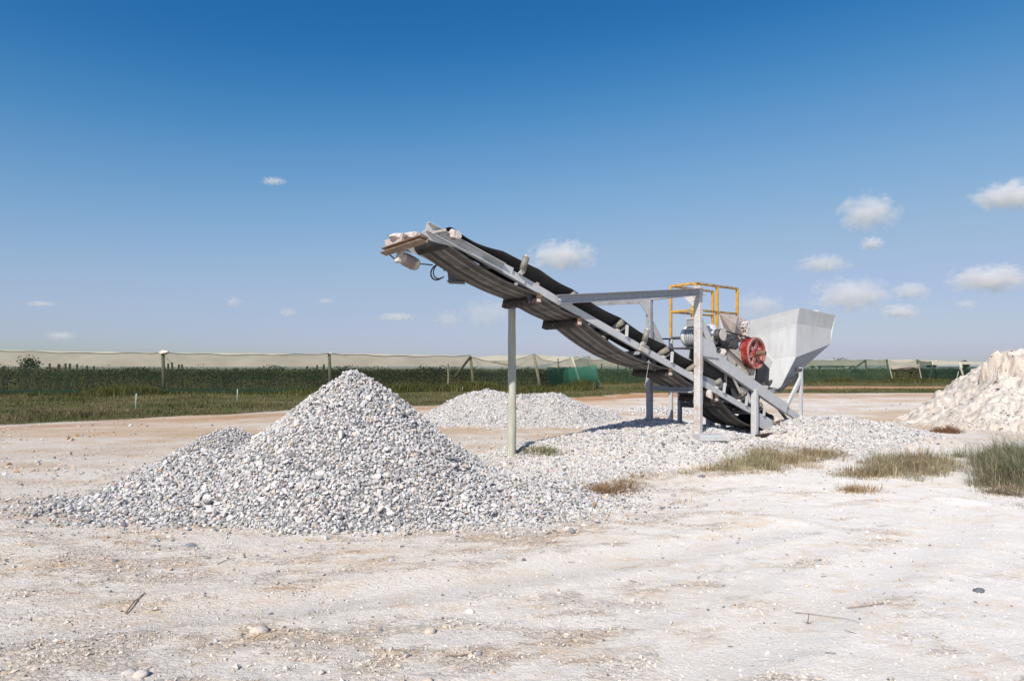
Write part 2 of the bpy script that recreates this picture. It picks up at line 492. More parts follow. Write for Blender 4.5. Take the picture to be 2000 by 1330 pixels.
def ground_h(x, y, fine=True):
    x = np.asarray(x, float); y = np.asarray(y, float)
    h = 0.05 * fbm(x * 0.22, y * 0.22, 1, 3)
    h = h * sstep(0, 4, np.hypot(x, y)) * (1 - sstep(60, 200, np.hypot(x, y)))
    h = h + ridge(x, y, SPILL, 0.17, 0.62)
    h = h - .13 * np.exp(-((x - 4.8) / .6) ** 2 - ((y - 11.72) / .28) ** 2)
    # low bank of dirt along the far road edge
    if fine:
        near = 1 - sstep(16, 26, y)
        rm = rough_mask(x, y) * near
        h = h + near * 0.010 * fbm(x * 3.0, y * 4.0, 9, 4, 0.6)
        h = h + rm * (0.012 * fbm(x * 13.0, y * 17.0, 31, 3, 0.8) + 0.010 * np.abs(fbm(x * 6.0, y * 8.0, 36, 3, 0.7)))
        h = h + near * 0.006 * np.clip(fbm(x * 16.0, y * 20.0, 47, 3, 0.7) - 0.1, 0, 1) * 2
        damp = np.ones_like(x)
        for tr in TRACKS: damp = damp * (1 - .8 * np.exp(-(track_d(x, y, tr) / .22) ** 4))
        h = h * damp + (1 - damp) * .05 * fbm(x * 0.22, y * 0.22, 1, 3)
        for tr in TRACKS:
            d = track_d(x, y, tr)
            h = h - 0.020 * np.exp(-(d / 0.18) ** 2) + 0.009 * np.exp(-((d - 0.33) / 0.09) ** 2)
    return h

def graded(lo, hi, step, far_lo, far_hi, ratio):
    mid = np.arange(lo, hi, step)
    a = []; d = step; x = lo
    while x > far_lo:
        d *= ratio; x -= d; a.append(x)
    b = []; d = step; x = mid[-1]
    while x < far_hi:
        d *= ratio; x += d; b.append(x)
    return np.array(a[::-1] + list(mid) + b)

gx = graded(-4.4, 5.0, 0.033, -3000, 3000, 1.08)
gy = graded(2.35, 7.0, 0.030, -400, 5000, 1.05)
GX, GY = np.meshgrid(gx, gy)
fx, fy = GX.ravel(), GY.ravel()
gz = ground_h(fx, fy)
# paint: what the ground is made of at each point (sand, tan crumbs, orange dirt, soil under grass)
def ground_rough(x, y):
    return np.clip(.70 * rough_mask(x, y) + .45 * sstep(8, 13, y) + .28 - .05 * x * (1 - sstep(8, 13, y)), .12, 1)
def ground_col(x, y):
    pale = np.array([0.665, 0.625, 0.56]); grey = np.array([0.735, 0.71, 0.66])
    tan = np.array([0.55, 0.45, 0.345]); orange = np.array([0.46, 0.255, 0.135]); soil = np.array([0.12, 0.125, 0.045])
    k = sstep(-2, 4, x)[:, None]
    c = pale * (1 - k) + grey * k
    rm = rough_mask(x, y)
    c = c * (1 - 0.3 * rm[:, None]) + tan * 0.3 * rm[:, None]
    f = fbm(x * 0.35, y * 0.9, 77, 5, 0.6)
    far = sstep(9, 15, y)
    tm = np.clip(far * (0.42 + 1.9 * f) * np.where(x < 2, 1.15, .8), 0, 0.9)[:, None]
    c = c * (1 - tm) + np.array([0.57, 0.44, 0.31]) * tm
    # pale washed band right of the plant
    d = np.abs(y - line_y(ORANGE, x) + 1.2 * fbm(x * 0.3, y * 0.3, 5, 3))
    wid = np.where(x < 3, 1.0, 2.6)
    om = (1 - sstep(wid * 0.45, wid * 1.3, d)) * np.where(x < 1.5, 0.55, np.where(x < 12, .95, .55))
    om = np.clip(om + 0.5 * om * fbm(x * 0.8, y * 1.3, 15, 4), 0, 1)[:, None]
    c = c * (1 - om) + orange * om
    gb = line_y(GRASS_B, x) + 0.9 * fbm(x * 0.7, y * 0.7, 61, 4)
    gm = sstep(-0.15, 0.35, y - gb)
    # orange road across the right-hand grass
    rd = np.abs(y - 47.5 - 0.02 * (x - 20) + 1.0 * fbm(x * 0.2, y * 0.2, 8, 3))
    gm = gm * (1 - (1 - sstep(2.2, 3.6, rd)) * sstep(9, 13, x))
    gm = gm * (1 - sstep(160, 260, y) * 0.0)
    gm = gm[:, None]
    r2 = ((1 - sstep(2.2, 3.6, rd)) * sstep(9, 13, x))[:, None]
    c = c * (1 - r2) + orange * r2
    c = c * (1 - gm) + soil * gm
    return c
gc = np.concatenate([ground_col(fx, fy), ground_rough(fx, fy)[:, None]], 1)
ny, nx = GX.shape
idx = np.arange(ny * nx).reshape(ny, nx)
GF = np.stack([idx[:-1, :-1].ravel(), idx[:-1, 1:].ravel(), idx[1:, 1:].ravel(), idx[1:, :-1].ravel()], 1)

def ground_mat():
    m, n, l, p = new_mat('pale_sand')
    at = N(n, 'ShaderNodeAttribute', attribute_name='col')
    tc = N(n, 'ShaderNodeTexCoord')
    def noise(sc, det, vscale=(1, 1, 1)):
        mp = N(n, 'ShaderNodeMapping'); mp.inputs['Scale'].default_value = vscale
        l.new(tc.outputs['Object'], mp.inputs[0])
        z = N(n, 'ShaderNodeTexNoise'); z.inputs['Scale'].default_value = sc; z.inputs['Detail'].default_value = det
        z.inputs['Roughness'].default_value = 0.68
        l.new(mp.outputs[0], z.inputs[0]); return z
    a = noise(5.0, 8, (1, 1.7, 1)); b = noise(70, 6); c = noise(1.1, 6, (1, 2.2, 1))
    r = N(n, 'ShaderNodeMapRange'); r.inputs[1].default_value = 0.35; r.inputs[2].default_value = 0.65; r.inputs[3].default_value = 0.88; r.inputs[4].default_value = 1.10
    l.new(b.outputs[0], r.inputs[0])
    sc = N(n, 'ShaderNodeVectorMath', operation='SCALE'); l.new(at.outputs[0], sc.inputs[0]); l.new(r.outputs[0], sc.inputs['Scale'])
    # tan staining of the crust
    mul = N(n, 'ShaderNodeMath', operation='MULTIPLY'); l.new(a.outputs[0], mul.inputs[0]); l.new(c.outputs[0], mul.inputs[1])
    r2 = N(n, 'ShaderNodeMapRange'); r2.inputs[1].default_value = 0.25; r2.inputs[2].default_value = 0.40; r2.inputs[3].default_value = 0; r2.inputs[4].default_value = 0.9
    l.new(mul.outputs[0], r2.inputs[0])
    mx = N(n, 'ShaderNodeMix', data_type='RGBA', blend_type='MULTIPLY')
    l.new(r2.outputs[0], mx.inputs[0]); l.new(sc.outputs[0], mx.inputs[6]); mx.inputs[7].default_value = (0.93, 0.80, 0.66, 1)
    p.inputs['Roughness'].default_value = 0.95
    p.inputs['Specular IOR Level'].default_value = 0.15
    # dark flecks of dirt and straw in the broken crust
    fl = noise(26, 6, (.8, 1.5, 1))
    r5 = N(n, 'ShaderNodeMapRange'); r5.inputs[1].default_value = .60; r5.inputs[2].default_value = .72; r5.inputs[3].default_value = 0; r5.inputs[4].default_value = .55
    l.new(fl.outputs[0], r5.inputs[0])
    m5 = N(n, 'ShaderNodeMath', operation='MULTIPLY'); l.new(r5.outputs[0], m5.inputs[0]); l.new(at.outputs['Alpha'], m5.inputs[1])
    x5 = N(n, 'ShaderNodeMix', data_type='RGBA', blend_type='MULTIPLY')
    l.new(m5.outputs[0], x5.inputs[0]); l.new(mx.outputs[2], x5.inputs[6]); x5.inputs[7].default_value = (.72, .64, .56, 1)
    l.new(x5.outputs[2], p.inputs['Base Color'])
    q5 = noise(.9, 11, (.6, 1.6, 1)); q5.inputs['Roughness'].default_value = .76
    r7 = N(n, 'ShaderNodeMapRange'); r7.inputs[1].default_value = .47; r7.inputs[2].default_value = .62; r7.inputs[3].default_value = 0; r7.inputs[4].default_value = 1.0
    l.new(q5.outputs[0], r7.inputs[0])
    m7 = N(n, 'ShaderNodeMath', operation='MULTIPLY'); l.new(r7.outputs[0], m7.inputs[0]); l.new(at.outputs['Alpha'], m7.inputs[1])
    x7 = N(n, 'ShaderNodeMix', data_type='RGBA', blend_type='MULTIPLY')
    l.new(m7.outputs[0], x7.inputs[0]); l.new(x5.outputs[2], x7.inputs[6]); x7.inputs[7].default_value = (.92, .81, .68, 1)
    l.new(x7.outputs[2], p.inputs['Base Color'])
    # relief: fine grain everywhere, sharp crumbs where the crust is broken
    d = noise(85, 6, (1, 1.1, 1)); e = noise(30, 7, (.9, 1.3, 1))
    r6 = N(n, 'ShaderNodeMapRange'); r6.inputs[1].default_value = .46; r6.inputs[2].default_value = .66; r6.inputs[3].default_value = 0; r6.inputs[4].default_value = 0.75
    l.new(e.outputs[0], r6.inputs[0])
    m6 = N(n, 'ShaderNodeMath', operation='MULTIPLY'); l.new(r6.outputs[0], m6.inputs[0]); l.new(at.outputs['Alpha'], m6.inputs[1])
    ad = N(n, 'ShaderNodeMath', operation='MULTIPLY_ADD'); l.new(d.outputs[0], ad.inputs[0]); ad.inputs[1].default_value = .45; l.new(m6.outputs[0], ad.inputs[2])
    bp = N(n, 'ShaderNodeBump'); bp.inputs['Strength'].default_value = 0.9; bp.inputs['Distance'].default_value = 0.016
    l.new(ad.outputs[0], bp.inputs['Height']); l.new(bp.outputs[0], p.inputs['Normal'])
    return m
M['sand'] = ground_mat()
ground = mk_np('ground', np.stack([fx, fy, gz], 1), GF, M['sand'], col=gc, smooth=True)
tag(ground, 'pale lime sand yard with tan crumbs, an orange dirt track and soil under grass', None, None, 'structure')

# ------------------------------------------------------------------ stones
def ico(sub):
    import bmesh
    b = bmesh.new(); bmesh.ops.create_icosphere(b, subdivisions=sub, radius=1)
    V = np.array([v.co[:] for v in b.verts]); F = np.array([[v.index for v in f.verts] for f in b.faces])
    b.free(); return V, F
def stone_shapes(sub, n, seed):
    V0, F = ico(sub); rg = np.random.default_rng(seed); out = []
    for i in range(n):
        V = V0.copy()
        for k in range(5):                      # broken faces
            d = rg.normal(size=3); d /= np.linalg.norm(d)
            c = rg.uniform(0.45, 0.85); t = V @ d
            V = V - np.clip(t - c, 0, None)[:, None] * d
        V *= 1 + rg.normal(size=(len(V), 1)) * (0.10 if sub == 1 else 0.05)
        V *= np.array([rg.uniform(0.95, 1.3), rg.uniform(0.75, 1.0), rg.uniform(0.5, 0.75)])
        out.append(V)
    return np.array(out), F
ST20, SF20 = stone_shapes(1, 24, 3)
ST80, SF80 = stone_shapes(2, 16, 4)

def chip_shapes(n, seed):
    rg = np.random.default_rng(seed)
    V0 = np.array([(1, .25, 0), (-1, -.2, .1), (.2, 1, 0), (-.25, -1, 0), (.2, .1, 1), (-.1, .15, -1)], float)
    F = np.array([(0, 2, 4), (2, 1, 4), (1, 3, 4), (3, 0, 4), (2, 0, 5), (1, 2, 5), (3, 1, 5), (0, 3, 5)])
    return np.array([(V0 + rg.normal(size=V0.shape) * .2) * np.array([rg.uniform(1.0, 1.35), rg.uniform(.85, 1.1), rg.uniform(.6, .85)]) for i in range(n)]), F
ST8, SF8 = chip_shapes(24, 9)

def rand_rot(n, rg, nrm=None, loose=0.5):
    """rotation matrices; the flat axis follows the slope with some looseness"""
    z = rg.normal(size=(n, 3)) * loose + (np.array([0, 0, 1.0]) if nrm is None else nrm)
    z /= np.linalg.norm(z, axis=1)[:, None]
    a = rg.normal(size=(n, 3)); x = np.cross(a, z); x /= np.linalg.norm(x, axis=1)[:, None]
    y = np.cross(z, x)
    return np.stack([x, y, z], 2)

PAL = np.array([(0.535, 0.535, 0.53), (0.50, 0.50, 0.495), (0.48, 0.475, 0.46), (0.41, 0.41, 0.405), (0.33, 0.335, 0.335), (0.235, 0.24, 0.245), (0.14, 0.145, 0.152), (0.53, 0.47, 0.43), (0.47, 0.40, 0.31), (0.40, 0.25, 0.13)])
PW_MAIN = np.array([24, 20, 15, 13, 10, 8, 5, 9, 2.4, 0.4])
PW_PALE = np.array([30, 22, 16, 11, 7, 4, 2, 6, 1.6, 0.2])

def stone_arrays(pos, rad, rg, nrm=None, loose=0.6, fine=False, pw=PW_MAIN):
    SH, F = (ST8, SF8) if fine == 'chip' else (ST20, SF20)
    n = len(pos)
    Rm = rand_rot(n, rg, nrm, loose)
    V = SH[rg.integers(0, len(SH), n)] * rad[:, None, None]
    V = np.einsum('nij,nkj->nki', Rm, V) + pos[:, None, :]
    k = V.shape[1]
    FF = (F[None] + (np.arange(n) * k)[:, None, None]).reshape(-1, 3)
    ci = rg.choice(len(PAL), n, p=pw / pw.sum())
    C = np.clip(PAL[ci] * (1 + rg.normal(size=(n, 1)) * 0.07) + rg.normal(size=(n, 3)) * 0.008, 0.03, 0.75)
    return V.reshape(-1, 3), FF, np.repeat(C, k, 0)

def joined(parts):
    V = []; F = []; C = []; o = 0
    for v, f, c in parts:
        V.append(v); F.append(f + o); C.append(c); o += len(v)
    return np.concatenate(V), np.concatenate(F), np.concatenate(C)

def normals(hf, x, y, e=0.03):
    hx = (hf(x + e, y) - hf(x - e, y)) / (2 * e); hy = (hf(x, y + e) - hf(x, y - e)) / (2 * e)
    n = np.stack([-hx, -hy, np.ones_like(hx)], 1)
    return n / np.linalg.norm(n, axis=1)[:, None]

def heap_mesh(name, hf, x0, x1, y0, y1, step, mat, **kw):
    X, Y = np.meshgrid(np.arange(x0, x1, step), np.arange(y0, y1, step))
    x, y = X.ravel(), Y.ravel()
    z = hf(x, y)
    k = np.arange(len(x)).reshape(X.shape)
    F = np.stack([k[:-1, :-1].ravel(), k[:-1, 1:].ravel(), k[1:, 1:].ravel(), k[1:, :-1].ravel()], 1)
    g = ground_h(x, y, False)
    keep = (z > g - 0.02)
    F = F[keep[F].any(1)]
    used = np.unique(F); mp = -np.ones(len(x), int); mp[used] = np.arange(len(used))
    V = np.stack([x, y, z], 1)[used]
    return mk_np(name, V, mp[F], mat, **kw)

def strat(x0, x1, y0, y1, step, rg):
    X, Y = np.meshgrid(np.arange(x0, x1, step), np.arange(y0, y1, step))
    n = X.size
    return X.ravel() + rg.uniform(-.7, .7, n) * step, Y.ravel() + rg.uniform(-.7, .7, n) * step

# --- the tall pile under the conveyor head
def pile_h(x, y):
    x = np.asarray(x, float); y = np.asarray(y, float)
    wob = 0.13 * fbm(x * 1.1, y * 1.1, 91, 3) + 0.05 * fbm(x * 3.5, y * 3.5, 93, 2)
    r = np.hypot(x + 1.845, y - 7.5) * (1 + wob)
    c1 = 1.47 - 0.775 * np.sqrt(r * r + 0.012)
    r2 = np.hypot((x + 3.35) * 0.95, (y - 7.65)) * (1 + wob)
    c2 = 0.80 - 0.60 * np.sqrt(r2 * r2 + 0.02)
    # spread-out toe to the left and to the right
    r3 = np.hypot((x + 3.15) * 0.66, (y - 6.75) * 1.15) * (1 + wob)
    c3 = 0.30 - 0.27 * r3
    r4 = np.hypot((x + 0.45) * 0.7, (y - 7.2) * 0.9) * (1 + wob)
    c4 = 0.27 - 0.25 * r4
    k = 0.05
    m = k * np.log(np.exp(c1 / k) + np.exp(c2 / k) + np.exp(c3 / k) + np.exp(c4 / k))
    return m - 0.03
big = heap_mesh('gravel_pile', pile_h, -6.2, 2.2, 4.4, 10.4, 0.05, M['core'], smooth=True, loc=(-1.845, 7.5, 0.0))
tag(big, 'tall cone of crushed grey and white stone in the foreground under the conveyor head', 'gravel pile', 'gravel piles')

def pile_top(x, y):
    return np.maximum(pile_h(x, y), ground_h(x, y, False))
rg = np.random.default_rng(21)
px_, py_ = strat(-6.2, 2.2, 4.5, 10.2, .0192, rg)
hh = pile_h(px_, py_); gg = ground_h(px_, py_, False)
edge = (hh - gg)
keep = (edge > 0.0) | (rg.random(len(edge)) < np.exp(edge / 0.035) * 0.8)
px_, py_, edge = px_[keep], py_[keep], edge[keep]
nr = normals(pile_h, px_, py_, 0.06)
view = np.stack([-px_, -py_, CAM_H - pile_top(px_, py_)], 1)
facing = (nr * view).sum(1) > -0.5
drop = ~facing & (rg.random(len(px_)) < 0.9)
px_, py_, nr, edge = px_[~drop], py_[~drop], nr[~drop], edge[~drop]
rad = np.clip(rg.lognormal(math.log(0.0172), 0.27, len(px_)), 0.008, 0.046)
rad *= np.where((px_ < -3.0) & (py_ > 7.2), 0.72, 1.0)
pz = pile_top(px_, py_) + rad * rg.uniform(-0.45, 1.1, len(px_))
POS = np.stack([px_, py_, pz], 1)
shown = (rad / py_) * ((nr * np.stack([-px_, -py_, CAM_H - pz], 1)).sum(1) > 0) * (edge > 0.02)
order = np.argsort(-shown)
top300 = order[:300]
rest = order[300:]
nearm = (py_[rest] < 7.0)
parts = [stone_arrays(POS[rest][nearm], rad[rest][nearm], rg, nr[rest][nearm], 0.55, False),
         stone_arrays(POS[rest][~nearm], rad[rest][~nearm], rg, nr[rest][~nearm], 0.55, False)]
V, F, C = joined(parts)
tag(mk_np('loose_stones', V, F, M['stone'], parent=big, col=C), None, None, None, 'stuff')
solo = []
for i in range(12):
    me = bpy.data.meshes.new('stone')
    me.from_pydata([tuple(v) for v in ST80[i]], [], [tuple(f) for f in SF80])
    me.materials.append(M['stone_solo']); solo.append(me)
Rm = rand_rot(300, rg, nr[top300], 0.5)
for j, i in enumerate(top300):
    o = bpy.data.objects.new('stone', solo[j % 12])
    COL.objects.link(o)
    o.parent = big
    o.matrix_local = Matrix.Translation(Vector(POS[i]) + Vector((0, 0, rad[i] * 0.2)) - ORG[big.name]) @ Matrix([list(r) for r in Rm[j]]).to_4x4() @ Matrix.Scale(float(rad[i]), 4)

# --- the low white pile behind
PB = [(-1.9, 17.1, .45), (-1.25, 17.2, .76), (-.65, 17.2, .88), (.1, 17.0, .74), (1.0, 17.0, .78), (1.4, 17.0, .70), (2.0, 17.3, .42), (2.5, 17.5, .30), (3.2, 17.8, .08)]
def pile_b(x, y):
    x = np.asarray(x, float); y = np.asarray(y, float)
    return ridge(x, y + 0.25 * fbm(x * 1.2, y * 1.2, 7, 3), PB, 0.62, 0.62) * (1 + 0.16 * fbm(x * 1.6, y * 1.6, 17, 3)) + 0.02 * fbm(x * 4, y * 4, 18, 2) - 0.02
pb = heap_mesh('gravel_pile', pile_b, -4, 4.5, 15, 19.5, 0.07, M['core_pale'], smooth=True, loc=(0, 17, 0))
tag(pb, 'long low heap of clean white stone on the sand behind the wooden pole', 'gravel pile', 'gravel piles')
n = 23000
x, y = rg.uniform(-3.9, 4.3, n), rg.uniform(15.2, 17.7, n)
h = pile_b(x, y); e = h - ground_h(x, y, False)
k = (e > -0.01) | (rg.random(n) < np.exp(e / 0.02) * 0.15)
x, y = x[k], y[k]
rad = np.clip(rg.lognormal(math.log(0.021), 0.3, len(x)), 0.010, 0.045)
z = np.maximum(pile_b(x, y), ground_h(x, y, False)) + rad * rg.uniform(-0.1, 0.5, len(x))
V, F, C = stone_arrays(np.stack([x, y, z], 1), rad, rg, normals(pile_b, x, y), 0.6, 'chip', PW_PALE)
tag(mk_np('loose_stones', V, F, M['stone'], parent=pb, col=C), None, None, None, 'stuff')

# --- stones spilt around the plant
def spill_density(x, y):
    front = np.interp(x, [-0.9, 0.0, 0.57, 1.6, 2.9, 4.2, 5.4, 7, 9], [6.6, 6.7, 7.3, 8.3, 9.3, 9.6, 9.9, 11.2, 12.8])
    back = np.interp(x, [-0.9, 0.15, 1.4, 2.6, 3.5, 4.7, 5.8, 6.6, 7.4, 8.9], [9.7, 10.4, 11.6, 12.9, 13.1, 13.4, 13.9, 14.0, 13.8, 13.6])
    w = 0.5 * fbm(x * 1.3, y * 1.3, 33, 3)
    return sstep(-0.25, 0.5, y - front + w) * (1 - sstep(-0.2, 0.3, y - back + w)) * sstep(-1.2, -0.4, x) * (1 - sstep(7.6, 9.0, x + w))
x, y = strat(-1.3, 9, 6.2, 14.2, .0308, rg)
k = rg.random(len(x)) < spill_density(x, y) * np.where(pile_h(x, y) > ground_h(x, y, False) + 0.03, 0, 1)
x, y = x[k], y[k]
rad = np.clip(rg.lognormal(math.log(0.0172), 0.32, len(x)), 0.009, 0.045)
gh = lambda a, b: ground_h(a, b, False)
z = ground_h(x, y) + rad * rg.uniform(0.0, 0.5, len(x))
nr = normals(gh, x, y); P3 = np.stack([x, y, z], 1); fr_ = y < 10.2
V, F, C = joined([stone_arrays(P3[fr_], rad[fr_], rg, nr[fr_], 0.6, False, PW_PALE), stone_arrays(P3[~fr_], rad[~fr_], rg, nr[~fr_], 0.6, 'chip', PW_PALE)])
sp = mk_np('loose_gravel', V, F, M['stone'], col=C)
tag(sp, 'white crushed stone spilt over the ground around the legs of the crusher', 'gravel', None, 'stuff')

# --- a small scatter of white stone on the sand behind the frame legs
n = 2600
x, y = rg.normal(5.0, 0.75, n), rg.normal(21.0, 0.8, n)
rad = rg.uniform(0.012, 0.04, n)
z = ground_h(x, y) + rad * 0.3 + 0.12 * np.exp(-((x - 5) / 0.8) ** 2 - ((y - 21) / 0.7) ** 2)
V, F, C = stone_arrays(np.stack([x, y, z], 1), rad, rg, None, 0.6, 'chip', PW_PALE)
tag(mk_np('scattered_gravel', V, F, M['stone'], col=C), 'thin patch of white stones on the sand far behind the crusher legs', 'gravel', None, 'stuff')

# --- pebbles strewn over the sand
n = 62000
x = rg.uniform(-7, 6.5, n); y = 2.3 + rg.random(n) ** 1.4 * 11
dens = np.clip(0.30 + 1.6 * rough_mask(x, y) - 0.05 * x, 0.04, 1.0) * np.where(pile_h(x, y) > 0.02, 0, 1)
toe = np.exp(np.clip(pile_h(x, y), -1, 0) / 0.10)
k = rg.random(n) < np.clip(dens * 0.42 + toe * 0.8, 0, 1)
x, y, toe = x[k], y[k], toe[k]
rad = np.clip(rg.lognormal(math.log(0.0055), 0.5, len(x)), 0.0025, 0.022) * (1 + 1.3 * toe)
z = ground_h(x, y) + rad * 0.25
pwp = np.array([4, 7, 9, 10, 10, 12, 12, 16, 22, 3.0]); P3 = np.stack([x, y, z], 1); fr_ = (y < 6.5) & (rad > .004)
V, F, C = joined([stone_arrays(P3[fr_], rad[fr_], rg, None, 0.4, False, pwp), stone_arrays(P3[~fr_], rad[~fr_], rg, None, 0.4, 'chip', pwp)])
tag(mk_np('scattered_pebbles', V, F, M['stone'], col=C), 'small pebbles and crumbs strewn over the sand in the foreground', 'pebbles', None, 'stuff')

# --- crumbs of broken crust, same colours as the sand they lie on
V0o = np.array([(1, 0, 0), (-1, 0, 0), (0, 1, 0), (0, -1, 0), (0, 0, 1), (0, 0, -1)], float)
F0o = np.array([(0, 2, 4), (2, 1, 4), (1, 3, 4), (3, 0, 4), (2, 0, 5), (1, 2, 5), (3, 1, 5), (0, 3, 5)])
n = 420000
y = 2.4 + rg.random(n) ** 1.5 * 10; x = rg.uniform(-1, 1, n) * (y * .84 + .3)
rm_ = rough_mask(x, y); cl_ = np.clip(.5 + 1.6 * fbm(x * 3.2, y * 4.5, 141, 3), 0, 1)
k = (rg.random(n) < np.clip(.07 + rm_ * cl_, 0, 1) * .40) & (pile_h(x, y) < 0)
x, y, rm_ = x[k], y[k], rm_[k]; n = len(x)
rad = np.clip(rg.lognormal(math.log(.0040), .55, n), .0018, .018)
sh_ = V0o[None] * (1 + rg.normal(size=(n, 6, 1)) * .22) * np.stack([rg.uniform(.9, 1.4, n), rg.uniform(.7, 1, n), rg.uniform(.45, .8, n)], 1)[:, None, :] * rad[:, None, None]
P = np.stack([x, y, ground_h(x, y) + rad * .18], 1)
V = np.einsum('nij,nkj->nki', rand_rot(n, rg, None, .35), sh_) + P[:, None, :]
FF = (F0o[None] + (np.arange(n) * 6)[:, None, None]).reshape(-1, 3)
C = ground_col(x, y) * rg.uniform(.74, 1.0, (n, 1)) * np.where(rg.random((n, 1)) < .12, np.array([[.75, .68, .60]]), 1.0)
tag(mk_np('sand_crumbs', V.reshape(-1, 3), FF, M['stone'], col=np.repeat(np.clip(C, .05, .75), 6, 0)), 'crumbs and clods of broken sand crust lying on the yard', 'sand crumbs', None, 'stuff')

n = 16000
y = 8.5 + rg.random(n) ** 1.4 * 26; x = rg.uniform(-1, 1, n) * y * .84
k = (y < line_y(GRASS_B, x) - .3) & (pile_h(x, y) < 0) & (spill_density(x, y) < .1) & (pile_b(x, y) < .0) & (rg.random(n) < np.clip(.12 + .9 * fbm(x * .8, y * .8, 241, 4, .65), .03, 1))
x, y = x[k], y[k]
rad = np.clip(rg.lognormal(math.log(.016), .5, len(x)), .006, .06)
V, F, C = stone_arrays(np.stack([x, y, ground_h(x, y) + rad * .2], 1), rad, rg, None, .5, 'chip', np.array([4, 6, 8, 6, 5, 8, 10, 14, 26, 10.0]))
tag(mk_np('scattered_clods', V, F, M['stone'], col=C), 'brown and grey clods scattered over the sand track behind the piles', 'clods', None, 'stuff')

def gpt(px, py, z=0.0):
    """ground point seen in the photo at this pixel"""
    Y = FPX * (CAM_H - z) / (py - 720.0)
    return Vector(((px - 1000) / FPX * Y, Y, z))
def upt(px, py, Y):
    return Vector(((px - 1000) / FPX * Y, Y, CAM_H + (720 - py) / FPX * Y))

for px, py, r, shape, lab, colr in [
        (838, 1224, .040, 0, 'rounded tan stone half sunk in sand, lower middle of the photo', (0.52, 0.45, 0.38)),
        (506, 1228, .044, 3, 'smooth white stone lying left of the tan stone on the sand', (0.50, 0.45, 0.39)),
        (838, 1328, .034, 5, 'blocky beige stone at the bottom edge of the photo', (0.56, 0.47, 0.38)),
        (1913, 1157, .034, 2, 'lone dark grey stone on smooth sand at the far right', (0.12, 0.13, 0.15)),
        (372, 1064, .040, 4, 'bluish dark stone just in front of the pile toe', (0.2, 0.22, 0.25)),
        (304, 1056, .036, 6, 'grey angular stone at the left front of the pile', (0.33, 0.35, 0.36)),
        (252, 1312, .030, 7, 'flat white stone with a sharp shadow, bottom left', (0.47, 0.44, 0.40)),
        (276, 1316, .034, 8, 'pale chipped stone beside the flat white one, bottom left', (0.50, 0.46, 0.41)),
        (920, 1186, .034, 9, 'pale oval stone right of the tan stone', (0.6, 0.55, 0.5)),
        (1146, 980, .030, 10, 'dark round pebble right of the pile beside dry grass', (0.16, 0.16, 0.18)),
        (1371, 932, .036, 11, 'dark pebble at the edge of the pale green tussock', (0.17, 0.17, 0.19)),
        (1213, 1016, .020, 1, 'small orange pebble on clean sand', (0.5, 0.25, 0.12))]:
    p = gpt(px, py)
    p.z = float(ground_h(np.array([p.x]), np.array([p.y]))[0])
    mm = surf('stone_' + str(shape), colr, tuple(c * 0.7 for c in colr), rough=0.9, scale=25, amount=0.5, bump=0.5, bscale=60)
    V = ST80[shape] * r
    o = mk('stone', [Vector(v) + p + Vector((0, 0, r * 0.12)) for v in V], [tuple(f) for f in SF80], mm, loc=p, smooth=True)
    tag(o, lab, 'stone', 'single stones on the sand')

# ------------------------------------------------------------------ lime heap at the right edge
def lime_h(x, y):
    x = np.asarray(x, float) - 1.75; y = np.asarray(y, float)
    x, y = x + 0.30 * fbm(x * 1.7, y * 1.7, 151, 4, .6), y + 0.30 * fbm(x * 1.7, y * 1.7, 161, 4, .6)
    wob = 0.35 * fbm(x * 0.7, y * 0.7, 51, 3)
    d = (1 - np.sqrt(((x - 14.2) / 5.5) ** 2 + ((y - 16.4) / 4.1) ** 2)) * 4.4 + wob * 0.7
    a = np.clip(d, -1, 1.35) * 0.88
    cl = sstep(1.12, 1.5, d + 0.22 * fbm(x * 3.5, y * 3.5, 55, 4, .65)) * 0.52
    ang = np.abs(np.arctan2(y - 16.2, 14.2 - x))
    left = 1 - sstep(.0, .15, ang + .08 * fbm(x * 1.5, y * 1.5, 59, 3))
    soft = np.clip((d - 1.35) * 0.62, 0, 0.72)
    h = a + cl * left + soft * (1 - .85 * left) + np.clip(d - 1.6, 0, 1.2) * 0.08
    gul = np.abs(fbm(x * 1.6 + y * 0.6, y * 0.5, 58, 3))
    h = h + 0.16 * fbm(x * 1.4, y * 1.4, 52, 4) + 0.045 * fbm(x * 6, y * 6, 53, 5, 0.7) + .012 * fbm(x * 30, y * 30, 57, 2) - 0.10 * np.exp(-(gul / 0.06) ** 2) * sstep(0.2, 0.8, d)
    h = h + 0.12 * np.abs(fbm(x * 4.0, y * 4.0, 54, 3)) * sstep(1.2, 1.5, d) * (1 - sstep(1.7, 2.4, d))
    return h
X, Y = np.meshgrid(np.arange(9.0, 16.5, 0.03), np.arange(11.6, 18.4, 0.034))
x, y = X.ravel(), Y.ravel(); z = lime_h(x, y)
slope = np.hypot(*np.gradient(z.reshape(X.shape), 0.032)).ravel()
base = np.array([0.52, 0.495, 0.45]); tanc = np.array([0.48, 0.41, 0.34]); darkc = np.array([0.30, 0.25, 0.22])
f = fbm(x * 2.2, y * 2.2, 71, 5, 0.6)
t = np.clip(0.25 + 1.3 * f, 0, 0.6)[:, None]
c = base * (1 - t) + np.array([0.43, 0.385, 0.32]) * t
st = (sstep(1.6, 3.2, slope) * 0.7)[:, None]
c = c * (1 - st) + tanc * st
sp_ = (sstep(0.20, 0.34, fbm(x * 8, y * 8, 73, 4, 0.75)) * 0.55)[:, None]
c = c * (1 - sp_) + darkc * sp_
k = np.arange(len(x)).reshape(X.shape)
F = np.stack([k[:-1, :-1].ravel(), k[:-1, 1:].ravel(), k[1:, 1:].ravel(), k[1:, :-1].ravel()], 1)
kp = (z > -0.05)[F].any(1); F = F[kp]
